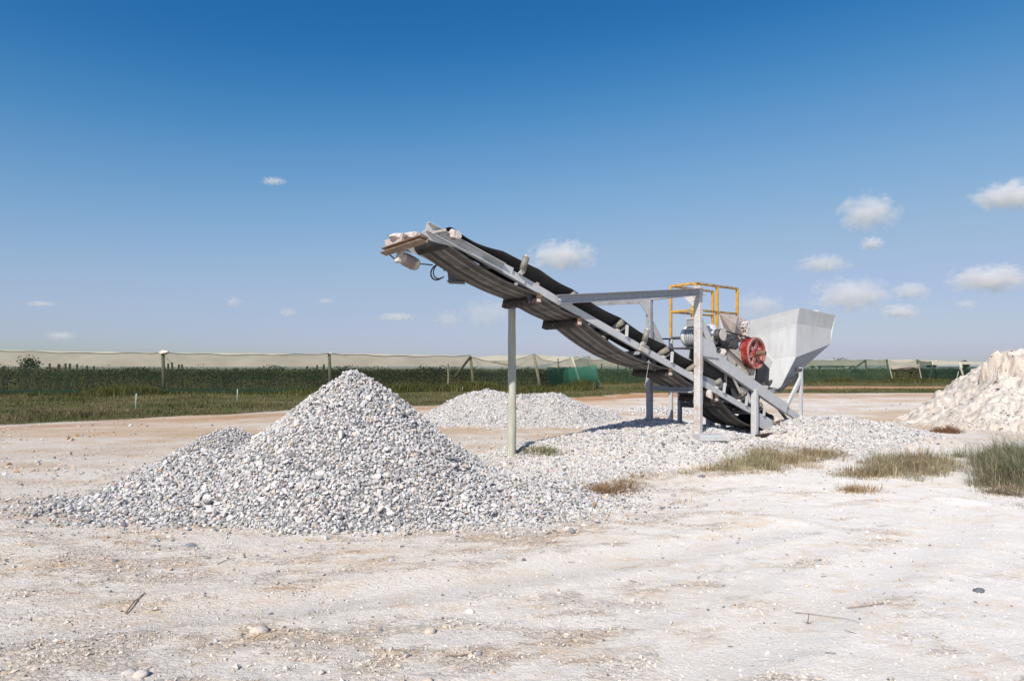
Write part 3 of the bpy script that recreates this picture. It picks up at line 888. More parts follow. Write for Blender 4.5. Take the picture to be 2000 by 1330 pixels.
used = np.unique(F); mp = -np.ones(len(x), int); mp[used] = np.arange(len(used))
HX = x + .08 * fbm(z * 3.5 + y * 1.1, y * 2.4 + x, 171, 4, .6); HY_ = y + .08 * fbm(z * 3.5 + x * 1.1, x * 2.4 - y, 181, 4, .6); HZ = z + .05 * fbm(x * 8, y * 8 + z * 8, 191, 3)
heap = mk_np('lime_heap', np.stack([HX, HY_, HZ], 1)[used], mp[F], M['heap'], col=c[used], smooth=True, loc=(14.2, 16.4, 0))
tag(heap, 'big whitish heap of dug lime with an eroded cliff, cut by the right edge', 'heap')
n = 15000
x, y = rg.uniform(9.2, 16.5, n), rg.uniform(12, 17.5, n)
zz = lime_h(x, y); g = ground_h(x, y, False)
k = (zz > g - 0.25) & (rg.random(n) < 0.35 + 0.65 * sstep(0.0, 0.3, fbm(x * 1.2, y * 1.2, 81, 3)))
x, y, zz, g = x[k], y[k], zz[k], g[k]
rad = np.clip(rg.lognormal(math.log(0.0125), 0.45, len(x)), 0.006, 0.06)
V, F, C = stone_arrays(np.stack([x, y, np.maximum(zz, g) + rad * 0.3], 1), rad, rg, None, 0.7, 'chip', np.array([22, 18, 8, 3, 4, 4, 5, 26, 16, 1.5]))
tag(mk_np('loose_lumps', V, F, M['stone'], parent=heap, col=C), None, None, None, 'stuff')

n = 260
zc_ = rg.uniform(.7, 1.75, n); x = 11.15 + .22 * rg.normal(size=n) - .18 * (1.75 - zc_); y = 15.6 + rg.normal(size=n) * .6
zz = lime_h(x, y); k = np.abs(zz - zc_) < .35; x, y, zz = x[k], y[k], zz[k]
rad = np.clip(rg.lognormal(math.log(.045), .4, len(x)), .02, .12)
V, F, C = stone_arrays(np.stack([x, y, zz + rad * .1], 1), rad, rg, None, .9, False, np.array([8, 8, 6, 3, 2, 2, 4, 26, 26, 8.0]))
tag(mk_np('loose_clods', V, F, M['stone'], parent=heap, col=C), None, None, None, 'stuff')

# ------------------------------------------------------------------ crushing plant : frame axes
U = Vector((0.787, 0.617, 0)); Vv = Vector((-0.617, 0.787, 0)); Z3 = Vector((0, 0, 1))
PF = Vector((3.16, 10.95, 0))
def FR(a, b, z):
    return PF + U * a + Vv * b + Z3 * z
K = 0.359
CO = Vector((-1.03, 7.75, 3.07))
NRM = (U * K + Z3).normalized()
DIR = (U - Z3 * K).normalized()
CW = 0.74
def CV(s, b, h):
    return CO + (U - Z3 * K) * s + Vv * b + NRM * h

# ---- wooden pole
pp = FR(0, 0, 0); pp = Vector((0.0, 9.66, 0))
mb = MB()
pts = []; rr = []
for i in range(13):
    t = i / 12
    pts.append((0.0 - 0.012 + 0.018 * t + 0.006 * math.sin(t * 5), 9.66, -0.15 + t * 2.62)); rr.append(0.068 - 0.013 * t + 0.002 * math.sin(i * 2.3))
mb.tube(pts, rr, 16)
pole = mb.build('wooden_pole', M['pole'], smooth=True, loc=pp)
tag(pole, 'round pale green treated pole propping up the conveyor', 'pole')

# ---- belt conveyor
conv = empty('belt_conveyor', FR(2.2, 0.4, 0.15), 'inclined grey steel belt conveyor with black rubber belt rising over the stone pile', 'conveyor')
mb = MB().channel(CV(.62, 0, .05), CV(7.85, 0, .05), .105, .05, up=NRM, side=-1); mb.build('side_rail', M['steel'], conv)
mb = MB().channel(CV(.62, CW, .04), CV(7.85, CW, .04), .14, .05, up=NRM, side=1); mb.build('side_rail', M['steel'], conv)
for b, sd in ((-0.012, 1), (CW + 0.012, -1)):
    o = MB().channel(CV(-.02, b, .022), CV(1.12, b, .05), .115, .06, up=NRM, side=sd).build('take_up_rail', M['steel'], conv)
    for s in (.16, .42):
        MB().bar(CV(s, b + (-.014 if sd == 1 else .014), .03), CV(s + .2, b + (-.014 if sd == 1 else .014), .036), .008, .022, NRM).build('slot', M['caked'], o)
# head gussets and end plates
for b in (-0.02, CW + 0.012):
    MB().plate([CV(-.04, b, -.03), CV(.42, b, -.02), CV(.12, b, -.10), CV(-.04, b, -.11)], .008).build('gusset', M['steel'], conv)
    MB().plate([CV(.80, b, .10), CV(1.28, b, .13), CV(1.28, b, .045), CV(1.5, b, .045), CV(1.5, b, .0), CV(.80, b, .0)], .008).build('splice_plate', M['hopper'], conv)
MB().channel(CV(.045, -.04, -.125), CV(-.01, .88, -.19), .07, .10, up=NRM, side=-1).build('head_crossmember', M['brown_channel'], conv, loc=None)
# head drum with bearings
dh = MB().cyl(CV(.34, .06, .075), CV(.34, CW - .06, .075), .125, 22).build('head_drum', M['dark'], conv, True)
MB().cyl(CV(.34, -.10, .075), CV(.34, CW + .2, .075), .03, 10).build('shaft', M['rust'], dh, True)
def lump(c, r, seed, name, mat, parent, sub=2, amp=0.22, sq=(1, 1, 1)):
    V0, F0 = ico(sub + 1); g = np.random.default_rng(seed)
    V1 = V0.copy()
    for k in range(9):
        d = g.normal(size=3); d /= np.linalg.norm(d); V1 = V1 - np.clip(V1 @ d - g.uniform(.55, .85), 0, None)[:, None] * d
    V1 *= 1 + amp * (fbm(V0[:, 0] * 2.2 + seed, V0[:, 1] * 2.2 + V0[:, 2] * 2.7, seed, 3))[:, None]
    V1 = V1 * np.array(sq) * r
    return mk(name, [Vector(v) + c for v in V1], [tuple(f) for f in F0], mat, parent, smooth=False)
lump(CV(.34, -.06, .10), .085, 3, 'bearing', M['caked'], conv, sq=(1.0, .9, 1.0))
lump(CV(.34, CW + .06, .09), .08, 5, 'bearing', M['caked'], conv)
MB().bar(CV(.06, -.05, -.02), CV(.2, -.06, .09), .05, .03, NRM).build('bearing_strap', M['caked'], conv)
# gear motor outside the head
gm = lump(CV(-.0, .62, -.03), .14, 8, 'gearbox', M['caked'], conv, amp=.3, sq=(1.25, 1.0, .62))
lump(CV(.02, .32, -.035), .11, 9, 'cover', M['caked'], gm, amp=.35, sq=(1.2, 1.1, .75))
MB().plate([CV(-.04, .45, -.0), CV(-.05, .92, -.03), CV(-.04, .8, -.14), CV(-.03, .45, -.10)], .03).build('mounting_plate', M['taupe'], gm)
mt = MB().lathe(CV(.07, .66, -.22), DIR, [(0, .001), (0, .065), (.04, .08), (.06, .077), (.22, .077), (.24, .085), (.28, .065), (.28, .001)], 18).build('drive_motor', M['beige_plate'], conv, True)
for k in range(8):
    MB().lathe(CV(.14, .66, -.22), DIR, [(k * .018, .07), (k * .018, .086), (k * .018 + .008, .086), (k * .018 + .008, .07)], 18).build('fin', M['taupe'], mt)
MB().bar(CV(.055, .64, -.10), CV(.06, .64, -.31), .10, .05, U).build('bracket', M['caked'], mt)
MB().cyl(CV(.06, .78, -.01), CV(-.07, .9, .05), .009, 8).build('rod', M['dark'], conv)
MB().tube([CV(.02, .86, -.19), CV(.08, .84, -.215), CV(.25, .8, -.215), CV(.42, .8, -.13), CV(.59, .8, -.06)], .009, 6).build('cable', M['blackplastic'], conv, True)
loop = [CV(.69 + .09 * math.cos(t), .80 - .04 * math.sin(t), -.12 + .10 * math.sin(t)) for t in np.linspace(.6, 5.9, 16)]
MB().tube(loop, .011, 6).build('cable', M['blackplastic'], conv, True)
MB().tube([p + Vector((.03, .03, .02)) for p in loop], .009, 6).build('cable', M['blackplastic'], conv, True)
BY = 8.94
sc_ = MB().plate([upt(872, 512, BY), upt(905, 526, BY), upt(907, 553, BY), upt(876, 552, BY)], .14, Vv).build('control_box', M['dark_grey'], conv)
MB().bar(upt(874, 550, BY + .05), upt(907, 552, BY + .05), .16, .012, Z3).build('flange', M['dark_grey'], sc_)

# belts
IDL = [1.08, 1.72, 2.35, 3.34, 4.43, 5.17, 5.9, 6.6, 7.2]
def trough(s):
    return float(sstep(.5, 1.5, np.array(s))) * (1 - float(sstep(6.9, 7.6, np.array(s))))
def sag_between(s, pts, amt):
    for a, b in zip(pts[:-1], pts[1:]):
        if a <= s <= b:
            return amt * (b - a) * math.sin(math.pi * (s - a) / (b - a))
    return 0
V = []; F = []
ss = np.linspace(.34, 7.75, 110)
BS = [(.015, 1.0), (.085, .70), (.16, .32), (.22, .03), (.30, 0), (.44, 0), (.52, .03), (.58, .32), (.655, .70), (.725, 1.0)]
for s in ss:
    t = trough(s); sg = sag_between(s, [.3] + IDL + [7.75], .022)
    base_h = .155 * t + .205 * (1 - t)
    for j, (b, e) in enumerate(BS):
        h = base_h + .175 * e * t - sg * (1 + e * .6)
        b2 = b + (0.015 * t * (1 if b < .4 else -1) if abs(e) > .5 else 0)
        V.append(CV(s, b2, h))
nb = len(BS)
for i in range(len(ss) - 1):
    for j in range(nb - 1):
        F.append((i * nb + j, (i + 1) * nb + j, (i + 1) * nb + j + 1, i * nb + j + 1))
n0 = len(V)
V += [p - NRM * .012 for p in V[:n0]]
F += [tuple(n0 + i for i in f[::-1]) for f in F]
for i in range(len(ss) - 1):
    for j in (0, nb - 1):
        F.append((i * nb + j, i * nb + j + n0, (i + 1) * nb + j + n0, (i + 1) * nb + j))
mk('carrying_belt', V, F, M['rubber'], conv, True)
# wrap round the head drum
V = []; F = []
for k in range(13):
    t = math.pi * k / 12 
    for b in (.02, CW - .02):
        V.append(CV(.34, b, .075) + NRM * (.132 * math.cos(t)) - DIR * (.132 * math.sin(t)))
for k in range(12): F.append((2 * k, 2 * k + 1, 2 * k + 3, 2 * k + 2))
mk('belt_wrap', V, F, M['rubber'], conv, True)
# return strand, sagging between its rollers
RET = [.34, 1.79, 2.56, 4.62, 5.9, 7.72]
SAG = [.06, .025, .125, .05, .21]
def ret_h(s):
    for (a, b, g) in zip(RET[:-1], RET[1:], SAG):
        if a <= s <= b: return -.025 - g * math.sin(math.pi * (s - a) / (b - a))
    return -.025
def belt_mat():
    m, n, l, p = new_mat('worn_belt_underside')
    at = N(n, 'ShaderNodeAttribute', attribute_name='col')
    tc = N(n, 'ShaderNodeTexCoord')
    nz = N(n, 'ShaderNodeTexNoise'); nz.inputs['Scale'].default_value = 7; nz.inputs['Detail'].default_value = 6
    l.new(tc.outputs['Object'], nz.inputs[0])
    r = N(n, 'ShaderNodeMapRange'); r.inputs[1].default_value = 0.3; r.inputs[2].default_value = 0.7; r.inputs[3].default_value = 0.6; r.inputs[4].default_value = 1.35
    l.new(nz.outputs[0], r.inputs[0])
    sc = N(n, 'ShaderNodeVectorMath', operation='SCALE'); l.new(at.outputs[0], sc.inputs[0]); l.new(r.outputs[0], sc.inputs['Scale'])
    l.new(sc.outputs[0], p.inputs['Base Color']); p.inputs['Roughness'].default_value = 0.8
    return m
M['belt_under'] = belt_mat()
ss = np.linspace(.34, 7.72, 150); bs = np.linspace(-.01, CW - .01, 44)
V = []; C = []
stripe = lambda b: 0.075 + 0.19 * max(0, math.sin(b * 36 + 1.0)) ** 2 * (0.5 + 0.5 * math.sin(b * 9)) + 0.07 * math.exp(-((b - .33) / .09) ** 2) + 0.06 * math.exp(-((b - .56) / .05) ** 2) - 0.05 * math.exp(-((b - .45) / .03) ** 2)
for s in ss:
    curl = .03 * math.sin(math.pi * min(1, max(0, (s - .3) / 1.5)))
    for b in bs:
        V.append(CV(s, b, ret_h(s) - .012 * math.cos((b / CW - .5) * 4) + .004 * math.sin(b * 36)))
        g = max(.03, stripe(b)); C.append((g, g * .92, g * .87))
V = np.array([tuple(v) for v in V]); k = np.arange(len(V)).reshape(len(ss), len(bs))
F = np.stack([k[:-1, :-1].ravel(), k[:-1, 1:].ravel(), k[1:, 1:].ravel(), k[1:, :-1].ravel()], 1)
V2 = V - np.array(NRM) * .011
F2 = F[:, ::-1] + len(V)
rim = []
for e in (0, len(bs) - 1):
    rim.append(np.stack([k[:-1, e], k[1:, e], k[1:, e] + len(V), k[:-1, e] + len(V)], 1))
mk_np('return_belt', np.concatenate([V, V2]), np.concatenate([F, F2] + rim), M['belt_under'], parent=conv, col=np.array(C + C), smooth=True)
for s in (.75, 1.25, 2.1, 2.35, 3.5, 4.1):     # vulcanised joints in the belt
    pts = [CV(s + .02 * math.sin(b * 9), b, ret_h(s) - .026 - .012 * math.cos((b / CW - .5) * 4)) for b in np.linspace(.04, .5, 8)]
    MB().tube(pts, .0035, 4).build('belt_joint', M['rubber'], conv)
# return rollers
for s in RET[1:-1]:
    ro = MB().lathe(CV(s, .0, -.105), Vv, [(0.02, .001), (0.02, .05), (.05, .058)] + [(0.06 + i * .04 + j, .058 + (.006 if (i % 2) else 0)) for i in range(16) for j in (0, .03)] + [(.72, .05), (.72, .001)], 16).build('return_roller', M['roller_dark'], conv)
    for b in (-.012, CW + .012):
        MB().plate([CV(s - .04, b, .0), CV(s + .04, b, .0), CV(s + .03, b, -.15), CV(s - .03, b, -.15)], .007).build('bracket', M['rust'], ro)
    MB().lathe(CV(s, -.045, -.105), Vv, [(0, .001), (0, .025), (.05, .025), (.05, .001)], 10).build('axle', M['caked'], ro)
# carrying idlers
for i, s in enumerate(IDL):
    idl = MB().bar(CV(s, .0, .118), CV(s, CW, .118), .05, .035, NRM).build('idler_set', M['steel_rusty'], conv)
    MB().cyl(CV(s, .23, .095), CV(s, .51, .095), .045, 12).build('roller', M['roller'], idl, True)
    if s > 2.0:
        for sd in (0, 1):
            f = (lambda b: b) if sd == 0 else (lambda b: CW - b)
            MB().cyl(CV(s, f(.23), .105), CV(s, f(-.035), .262), .047, 14).build('roller', M['roller'], idl, True)
            if s < 3: continue
            MB().bar(CV(s + .10, f(.16), .10), CV(s + .10, f(-.055), .245), .035, .012, NRM).build('arm', M['steel'], idl)
            MB().bar(CV(s + .08, f(-.06), .235), CV(s + .16, f(-.02), .085), .05, .012, NRM).build('strut', M['steel'], idl)
# guide rollers standing beside the belt edge
for s in (1.40, 3.86):
    for sd in (0, 1):
        f = (lambda b: b) if sd == 0 else (lambda b: CW - b)
        g_ = MB().cyl(CV(s, f(-.045), .15), CV(s - .02, f(-.075), .335), .046, 14).build('guide_roller', M['roller'], conv, True)
        MB().cyl(CV(s, f(-.04), .10), CV(s - .03, f(-.08), .36), .018, 8).build('pin', M['caked'], g_)
        MB().bar(CV(s, f(-.01), .10), CV(s, f(-.07), .14), .07, .02, NRM).build('bracket', M['steel'], g_)
o = MB().plate([CV(3.82, -.03, .13), CV(4.02, -.03, .12), CV(4.02, -.03, .0), CV(3.82, -.03, .0)], .01).build('bracket_plate', M['caked'], conv)
# crossmembers
for s in (1.5, 2.9, 4.0, 5.4, 6.3, 7.0):
    MB().channel(CV(s, .01, .02), CV(s, CW - .01, .02), .06, .04, up=NRM).build('crossmember', M['steel_dark'], conv)
for s in (1.62, 4.0, 4.25):
    MB().bar(CV(s, .06, -.005), CV(s + .12, .06, -.14), .09, .012, Vv).build('hanger', M['dark'], conv)
# tail drum and its shaft block
td = MB().cyl(CV(7.72, .05, .09), CV(7.72, CW - .05, .09), .135, 20).build('tail_drum', M['rubber'], conv, True)
MB().cyl(CV(7.72, -.14, .09), CV(7.72, CW + .1, .09), .028, 10).build('shaft', M['rust'], td, True)
lump(CV(7.74, -.06, .10), .075, 31, 'bearing', M['caked'], td)
MB().plate([CV(7.15, -.016, .02), CV(7.88, -.016, .03), CV(7.9, -.016, -.02), CV(7.5, -.016, -.16), CV(7.2, -.016, -.16)], .01).build('tail_plate', M['steel'], conv)
for s in (4.1, 5.3, 5.55):
    MB().tube([CV(s, .0, -.06), CV(s + .01, -.01, -.2) , CV(s + .02, -.02, -.5 + .1 * (s - 4))], .003, 4).build('wire', M['steel'], conv)

# ---- crusher plant
cr = empty('stone_crusher', FR(1.7, .5, .1), 'grey steel jaw crusher stand with red flywheel, yellow railed deck and white feed hopper', 'crusher')
bf = 1.05
MB().bar(FR(0, 0, .1), FR(0, 0, 2.80), .125, .095, U).build('post', M['steel_rusty'], cr)
MB().bar(FR(0, bf, .2), FR(0, bf, 2.72), .10, .10, U).build('post', M['beam_shaded'], cr)  # far post, its shaded side put into a darker grey
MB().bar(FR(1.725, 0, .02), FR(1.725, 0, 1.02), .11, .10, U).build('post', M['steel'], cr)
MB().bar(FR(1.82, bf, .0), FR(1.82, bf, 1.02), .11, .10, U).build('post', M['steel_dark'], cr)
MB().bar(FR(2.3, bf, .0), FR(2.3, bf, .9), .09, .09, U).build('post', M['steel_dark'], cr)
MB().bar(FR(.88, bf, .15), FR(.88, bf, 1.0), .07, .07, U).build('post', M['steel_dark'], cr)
for b in (0, bf):
    MB().channel(FR(3.47, b, .0), FR(3.47, b, 1.43), .065, .06, up=U, side=1 if b == 0 else -1).build('post', M['steel'], cr)
# top beams running out to the conveyor
pL = CV(2.08, -.035, 0); pL.z = 2.365
nb_ = MB().channel(pL, FR(.05, -.05, 2.70), .125, .065, up=Z3, side=1).build('top_beam', M['beam_shaded'], cr)  # shade of the flange on the web is painted in as darker steel
MB().cyl(pL + U * .05 - Vv * .02, pL + U * .05 + Vv * .06, .022, 10).build('bolt', M['caked'], nb_)
pR = CV(2.08, CW + .035, 0); pR.z = 2.365
MB().channel(pR, FR(.05, bf + .05, 2.66), .125, .065, up=Z3, side=-1).build('top_beam', M['steel_rusty'], cr)
MB().bar(FR(0, .05, 2.69), FR(0, bf - .05, 2.69), .07, .09).build('cross_beam', M['steel_rusty'], cr)
MB().plate([FR(-.02, 0.05, 2.66), FR(-.02, .05, 2.42), FR(-.02, .30, 2.66)], .01).build('gusset', M['steel_rusty'], cr)
MB().plate([FR(-.05, bf, 2.6), FR(-.30, bf, 2.6), FR(-.05, bf, 2.35)], .01).build('gusset', M['steel'], cr)
# middle cross beam the conveyor rests on
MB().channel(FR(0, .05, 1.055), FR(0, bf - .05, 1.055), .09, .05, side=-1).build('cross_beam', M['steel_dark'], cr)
MB().bar(FR(-.02, .10, 1.00), FR(-.02, .55, 1.00), .10, .02).build('cross_beam', M['steel'], cr)
MB().bar(FR(.88, 0.2, .72), FR(.88, bf, .72), .05, .10).build('cross_beam', M['dark'], cr)
# inclined main beams
def beam_z(a): return 1.857 - .40 * a
for b, sd in ((-.02, -1), (bf, 1)):
    MB().channel(FR(.02, b, beam_z(0) - .10), FR(2.85, b, beam_z(2.85) - .10), .20, .08, up=Z3, side=sd).build('inclined_beam', M['steel'], cr)
    MB().channel(FR(2.55, b + .05, beam_z(2.55) - .10), FR(3.42, b + .05, beam_z(3.42) - .09), .13, .06, up=Z3, side=sd).build('inclined_beam', M['steel'], cr)
MB().plate([FR(.03, -.03, 1.98), FR(.03, -.03, 1.62), FR(.55, -.03, 1.58), FR(.42, -.03, 1.76)], .01).build('gusset', M['steel'], cr)
MB().bar(FR(.04, .0, 2.22), FR(.44, .0, 1.70), .07, .13, -U).build('brace', M['steel'], cr)
MB().bar(FR(.04, bf, 2.22), FR(.44, bf, 1.70), .07, .13, -U).build('brace', M['steel'], cr)
MB().bar(FR(-.0, bf, 2.3), FR(.22, bf, 1.75), .02, .10, U).build('brace', M['steel'], cr)
# braces at the hopper end
MB().bar(FR(3.45, .03, 1.20), FR(2.93, .03, .66), .05, .09, U).build('brace', M['steel'], cr)
MB().bar(FR(3.44, .35, 1.30), FR(2.7, .55, .98), .06, .06).build('brace', M['dark'], cr)
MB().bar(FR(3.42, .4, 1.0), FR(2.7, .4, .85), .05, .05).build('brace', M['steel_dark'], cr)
MB().bar(FR(2.6, .3, .95), FR(3.45, .32, .35), .05, .05).build('brace', M['dark'], cr)
MB().bar(FR(3.44, .0, 1.38), FR(3.44, bf, 1.38), .06, .06).build('cross_beam', M['dark'], cr)
# ground sill
MB().channel(FR(1.55, -.12, .15), FR(3.5, -.10, .16), .10, .06, side=1).build('ground_sill', M['rust'], cr)
MB().plate([FR(2.3, -.18, .16), FR(2.75, -.2, .10), FR(2.65, -.16, .0), FR(2.2, -.16, .02)], .02).build('ground_sill', M['beige_plate'], cr)
MB().channel(FR(1.55, bf + .1, .12), FR(3.5, bf + .1, .13), .10, .06, side=-1).build('ground_sill', M['rust'], cr)

# crusher body between the beams
MB().plate([FR(.95, .20, 1.60), FR(1.95, .20, 1.16), FR(2.05, .20, 1.45), FR(1.60, .20, 1.72), FR(1.25, .20, 1.76), FR(1.0, .20, 1.74)], .03).build('side_plate', M['beige_plate'], cr)
MB().plate([FR(.95, .90, 1.60), FR(1.95, .90, 1.16), FR(2.05, .90, 1.55), FR(1.80, .90, 1.95), FR(1.25, .90, 1.95), FR(1.0, .90, 1.80)], .03).build('side_plate', M['beige_plate'], cr)
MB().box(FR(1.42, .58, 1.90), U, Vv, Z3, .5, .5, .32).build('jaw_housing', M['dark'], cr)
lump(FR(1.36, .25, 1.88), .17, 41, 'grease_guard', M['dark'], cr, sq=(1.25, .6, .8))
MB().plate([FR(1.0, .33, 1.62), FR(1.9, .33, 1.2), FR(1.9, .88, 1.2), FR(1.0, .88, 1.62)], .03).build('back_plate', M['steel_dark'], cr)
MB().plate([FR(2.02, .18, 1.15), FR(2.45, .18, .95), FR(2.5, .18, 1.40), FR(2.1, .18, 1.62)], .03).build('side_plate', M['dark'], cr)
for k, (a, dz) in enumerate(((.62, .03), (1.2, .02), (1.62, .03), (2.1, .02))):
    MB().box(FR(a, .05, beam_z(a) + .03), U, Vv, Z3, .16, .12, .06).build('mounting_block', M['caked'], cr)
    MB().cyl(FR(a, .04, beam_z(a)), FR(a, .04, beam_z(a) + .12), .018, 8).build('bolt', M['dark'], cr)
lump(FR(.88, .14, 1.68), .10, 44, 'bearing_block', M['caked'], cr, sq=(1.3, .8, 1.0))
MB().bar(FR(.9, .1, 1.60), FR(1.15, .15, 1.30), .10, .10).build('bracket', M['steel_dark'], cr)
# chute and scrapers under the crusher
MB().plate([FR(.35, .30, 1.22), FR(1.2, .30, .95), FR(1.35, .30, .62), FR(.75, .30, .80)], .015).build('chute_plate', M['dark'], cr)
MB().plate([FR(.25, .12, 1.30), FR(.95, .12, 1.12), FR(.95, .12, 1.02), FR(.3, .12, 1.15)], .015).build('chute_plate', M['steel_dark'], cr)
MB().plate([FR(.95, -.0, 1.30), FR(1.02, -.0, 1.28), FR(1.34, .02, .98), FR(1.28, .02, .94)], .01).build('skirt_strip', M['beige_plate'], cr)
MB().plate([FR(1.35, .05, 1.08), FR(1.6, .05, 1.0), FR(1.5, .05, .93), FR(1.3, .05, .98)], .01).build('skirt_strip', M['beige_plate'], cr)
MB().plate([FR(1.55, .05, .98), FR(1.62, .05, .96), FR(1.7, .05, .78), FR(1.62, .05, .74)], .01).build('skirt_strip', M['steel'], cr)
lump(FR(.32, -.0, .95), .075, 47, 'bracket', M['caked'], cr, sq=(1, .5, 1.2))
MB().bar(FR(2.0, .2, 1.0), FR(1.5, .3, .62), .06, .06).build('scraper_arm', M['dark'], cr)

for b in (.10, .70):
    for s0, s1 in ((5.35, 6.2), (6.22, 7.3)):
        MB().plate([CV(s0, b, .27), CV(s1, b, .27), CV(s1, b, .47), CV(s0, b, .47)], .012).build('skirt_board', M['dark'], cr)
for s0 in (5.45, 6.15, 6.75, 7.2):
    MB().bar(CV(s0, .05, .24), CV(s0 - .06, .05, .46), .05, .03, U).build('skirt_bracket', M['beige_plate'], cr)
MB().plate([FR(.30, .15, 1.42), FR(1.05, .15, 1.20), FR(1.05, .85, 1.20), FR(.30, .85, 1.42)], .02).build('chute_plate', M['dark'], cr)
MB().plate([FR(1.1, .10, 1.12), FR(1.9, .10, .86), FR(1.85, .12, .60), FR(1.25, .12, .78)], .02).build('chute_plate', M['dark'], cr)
MB().bar(FR(3.42, .1, 1.22), FR(2.75, .1, .97), .06, .06).build('brace', M['dark'], cr)
# motor
mo = MB().lathe(FR(.80, .86, 2.0), -Vv, [(0, .001), (0, .16), (.05, .20), (.09, .205), (.10, .185), (.50, .185), (.52, .205), (.60, .2), (.63, .13), (.66, .10), (.66, .001)], 24).build('electric_motor', M['motor'], cr, True)
for k in range(10):
    MB().lathe(FR(.80, .74, 2.0), -Vv, [(k * .04, .18), (k * .04, .205), (k * .04 + .012, .205), (k * .04 + .012, .18)], 22).build('cooling_fin', M['steel_dark'], mo)
MB().box(FR(.72, .62, 2.24), U, Vv, Z3, .16, .2, .14).build('terminal_box', M['steel_dark'], mo)
MB().box(FR(.72, .62, 2.318), U, Vv, Z3, .19, .23, .018).build('lid', M['motor'], mo)
MB().lathe(FR(.80, .2, 2.0), -Vv, [(0, .02), (0, .085), (.02, .11), (.045, .09), (.07, .11), (.095, .09), (.12, .11), (.14, .11), (.14, .02)], 20).build('drive_pulley', M['dark'], mo)
MB().lathe(FR(.80, .06, 2.0), -Vv, [(0, .001), (0, .10), (.012, .10), (.012, .001)], 20).build('pulley_cap', M['caked'], mo)
MB().plate([FR(.45, .15, 1.76), FR(1.1, .15, 1.76), FR(1.1, .95, 1.76), FR(.45, .95, 1.76)], .03).build('motor_base', M['dark'], cr)
MB().channel(FR(.42, .12, 1.70), FR(1.02, .12, 1.70), .08, .05, side=-1).build('motor_base', M['dark'], cr)
MB().bar(FR(.50, .95, 1.35), FR(.50, .95, 1.76), .07, .07, U).build('motor_leg', M['steel'], cr)
# flywheel
fwc = FR(1.824, .10, 1.69)
fw = MB().lathe(fwc, -Vv, [(-.11, .235), (-.11, .295), (-.085, .30), (-.06, .27), (-.035, .30), (-.015, .275), (.01, .302), (.075, .302), (.09, .285), (.08, .262), (.06, .25), (.05, .235)], 44).build('flywheel', M['red'], cr, True)
MB().lathe(fwc, -Vv, [(-.02, .07), (-.02, .245), (.03, .245), (.03, .21), (.012, .19), (.012, .07)], 36).build('web', M['red_pale'], fw)
MB().lathe(fwc, -Vv, [(-.1, .045), (-.1, .085), (.07, .085), (.085, .07), (.085, .045)], 22).build('hub', M['red'], fw)
MB().lathe(fwc, -Vv, [(.076, .252), (.076, .300), (.094, .296), (.097, .280), (.088, .255)], 44).build('rim_lip', M['red_pale'], fw)
aU = U
for k in range(6):
    t = 2 * math.pi * k / 6 + .3
    e = aU * math.cos(t) + Z3 * math.sin(t)
    MB().bar(fwc - Vv * .03 + e * .07, fwc - Vv * .028 + e * .24, .085, .05, -Vv).build('spoke', M['red_pale'], fw)
for k in range(6):
    t = 2 * math.pi * (k + .5) / 6 + .3
    e = aU * math.cos(t) + Z3 * math.sin(t)
    MB().cyl(fwc - Vv * .0045 + e * .155, fwc - Vv * .0165 + e * .155, .036, 14).build('window_recess', M['dark'], fw)
MB().cyl(fwc + Vv * .35, fwc - Vv * .26, .042, 16).build('shaft', M['rust'], fw, True)
# v-belts
pc = FR(.80, .14, 2.0)
for j, b in enumerate((.0, .045)):
    A = FR(.80, .13 + b, 2.0); B = FR(1.824, .13 + b, 1.69)
    d = (B - A); L = d.length; e = d.normalized(); w = Vv.cross(e); w = w if w.z > 0 else -w
    r1, r2 = .105, .288
    sn = (r1 - r2) / L; cs_ = math.sqrt(1 - sn * sn)
    for sg in (1, -1):
        nn = e * sn + w * (sg * cs_)
        MB().bar(A + nn * r1, B + nn * r2, .016, .014, nn).build('drive_belt', M['rubber'], cr)
# jaw mouth: flared plates
Yj = 12.55
MB().plate([upt(1404, 611, Yj), upt(1437, 632, Yj - .35), upt(1434, 655, Yj - .3), upt(1413, 641, Yj)], .012, Z3).build('chute_plate', M['taupe'], cr)
MB().plate([upt(1404, 611, Yj), upt(1441, 617, Yj + .25), upt(1463, 628, Yj + .35), upt(1460, 668, Yj + .2), upt(1436, 668, Yj + .05), upt(1437, 633, Yj - .2)], .012, Vv).build('chute_plate', M['taupe'], cr)
MB().plate([upt(1404, 614, Yj - .02), upt(1413, 642, Yj - .02), upt(1434, 656, Yj - .33), upt(1434, 690, Yj - .33), upt(1422, 690, Yj - .2), upt(1409, 645, Yj)], .012, U).build('chute_plate', M['hopper'], cr)
# deck with yellow rail
DA, DB, DCc = FR(.93, .73, 0), FR(.93, 1.30, 0), FR(2.30, .73, 0)
DD = DB + (DCc - DA)
zt, zm, zd = 3.0, 2.50, 2.02
def lift(p, z): return Vector((p.x, p.y, z))
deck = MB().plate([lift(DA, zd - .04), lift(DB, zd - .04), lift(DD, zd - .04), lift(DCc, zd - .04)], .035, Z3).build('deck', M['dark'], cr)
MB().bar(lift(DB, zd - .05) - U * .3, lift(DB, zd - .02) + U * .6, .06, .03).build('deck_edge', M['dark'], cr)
hr = MB().bar(lift(DA, zt), lift(DB, zt), .045, .045).build('handrail', M['yellow'], cr)
MB().bar(lift(DA, zt), lift(DCc, zt), .045, .045).build('top_rail', M['yellow_worn'], hr)
MB().bar(lift(DB, zt - .0), lift(DD, zt - .0), .04, .04).build('top_rail', M['yellow_worn'], hr)
MB().bar(lift(DA, zm), lift(DB, zm), .04, .04).build('mid_rail', M['yellow'], hr)
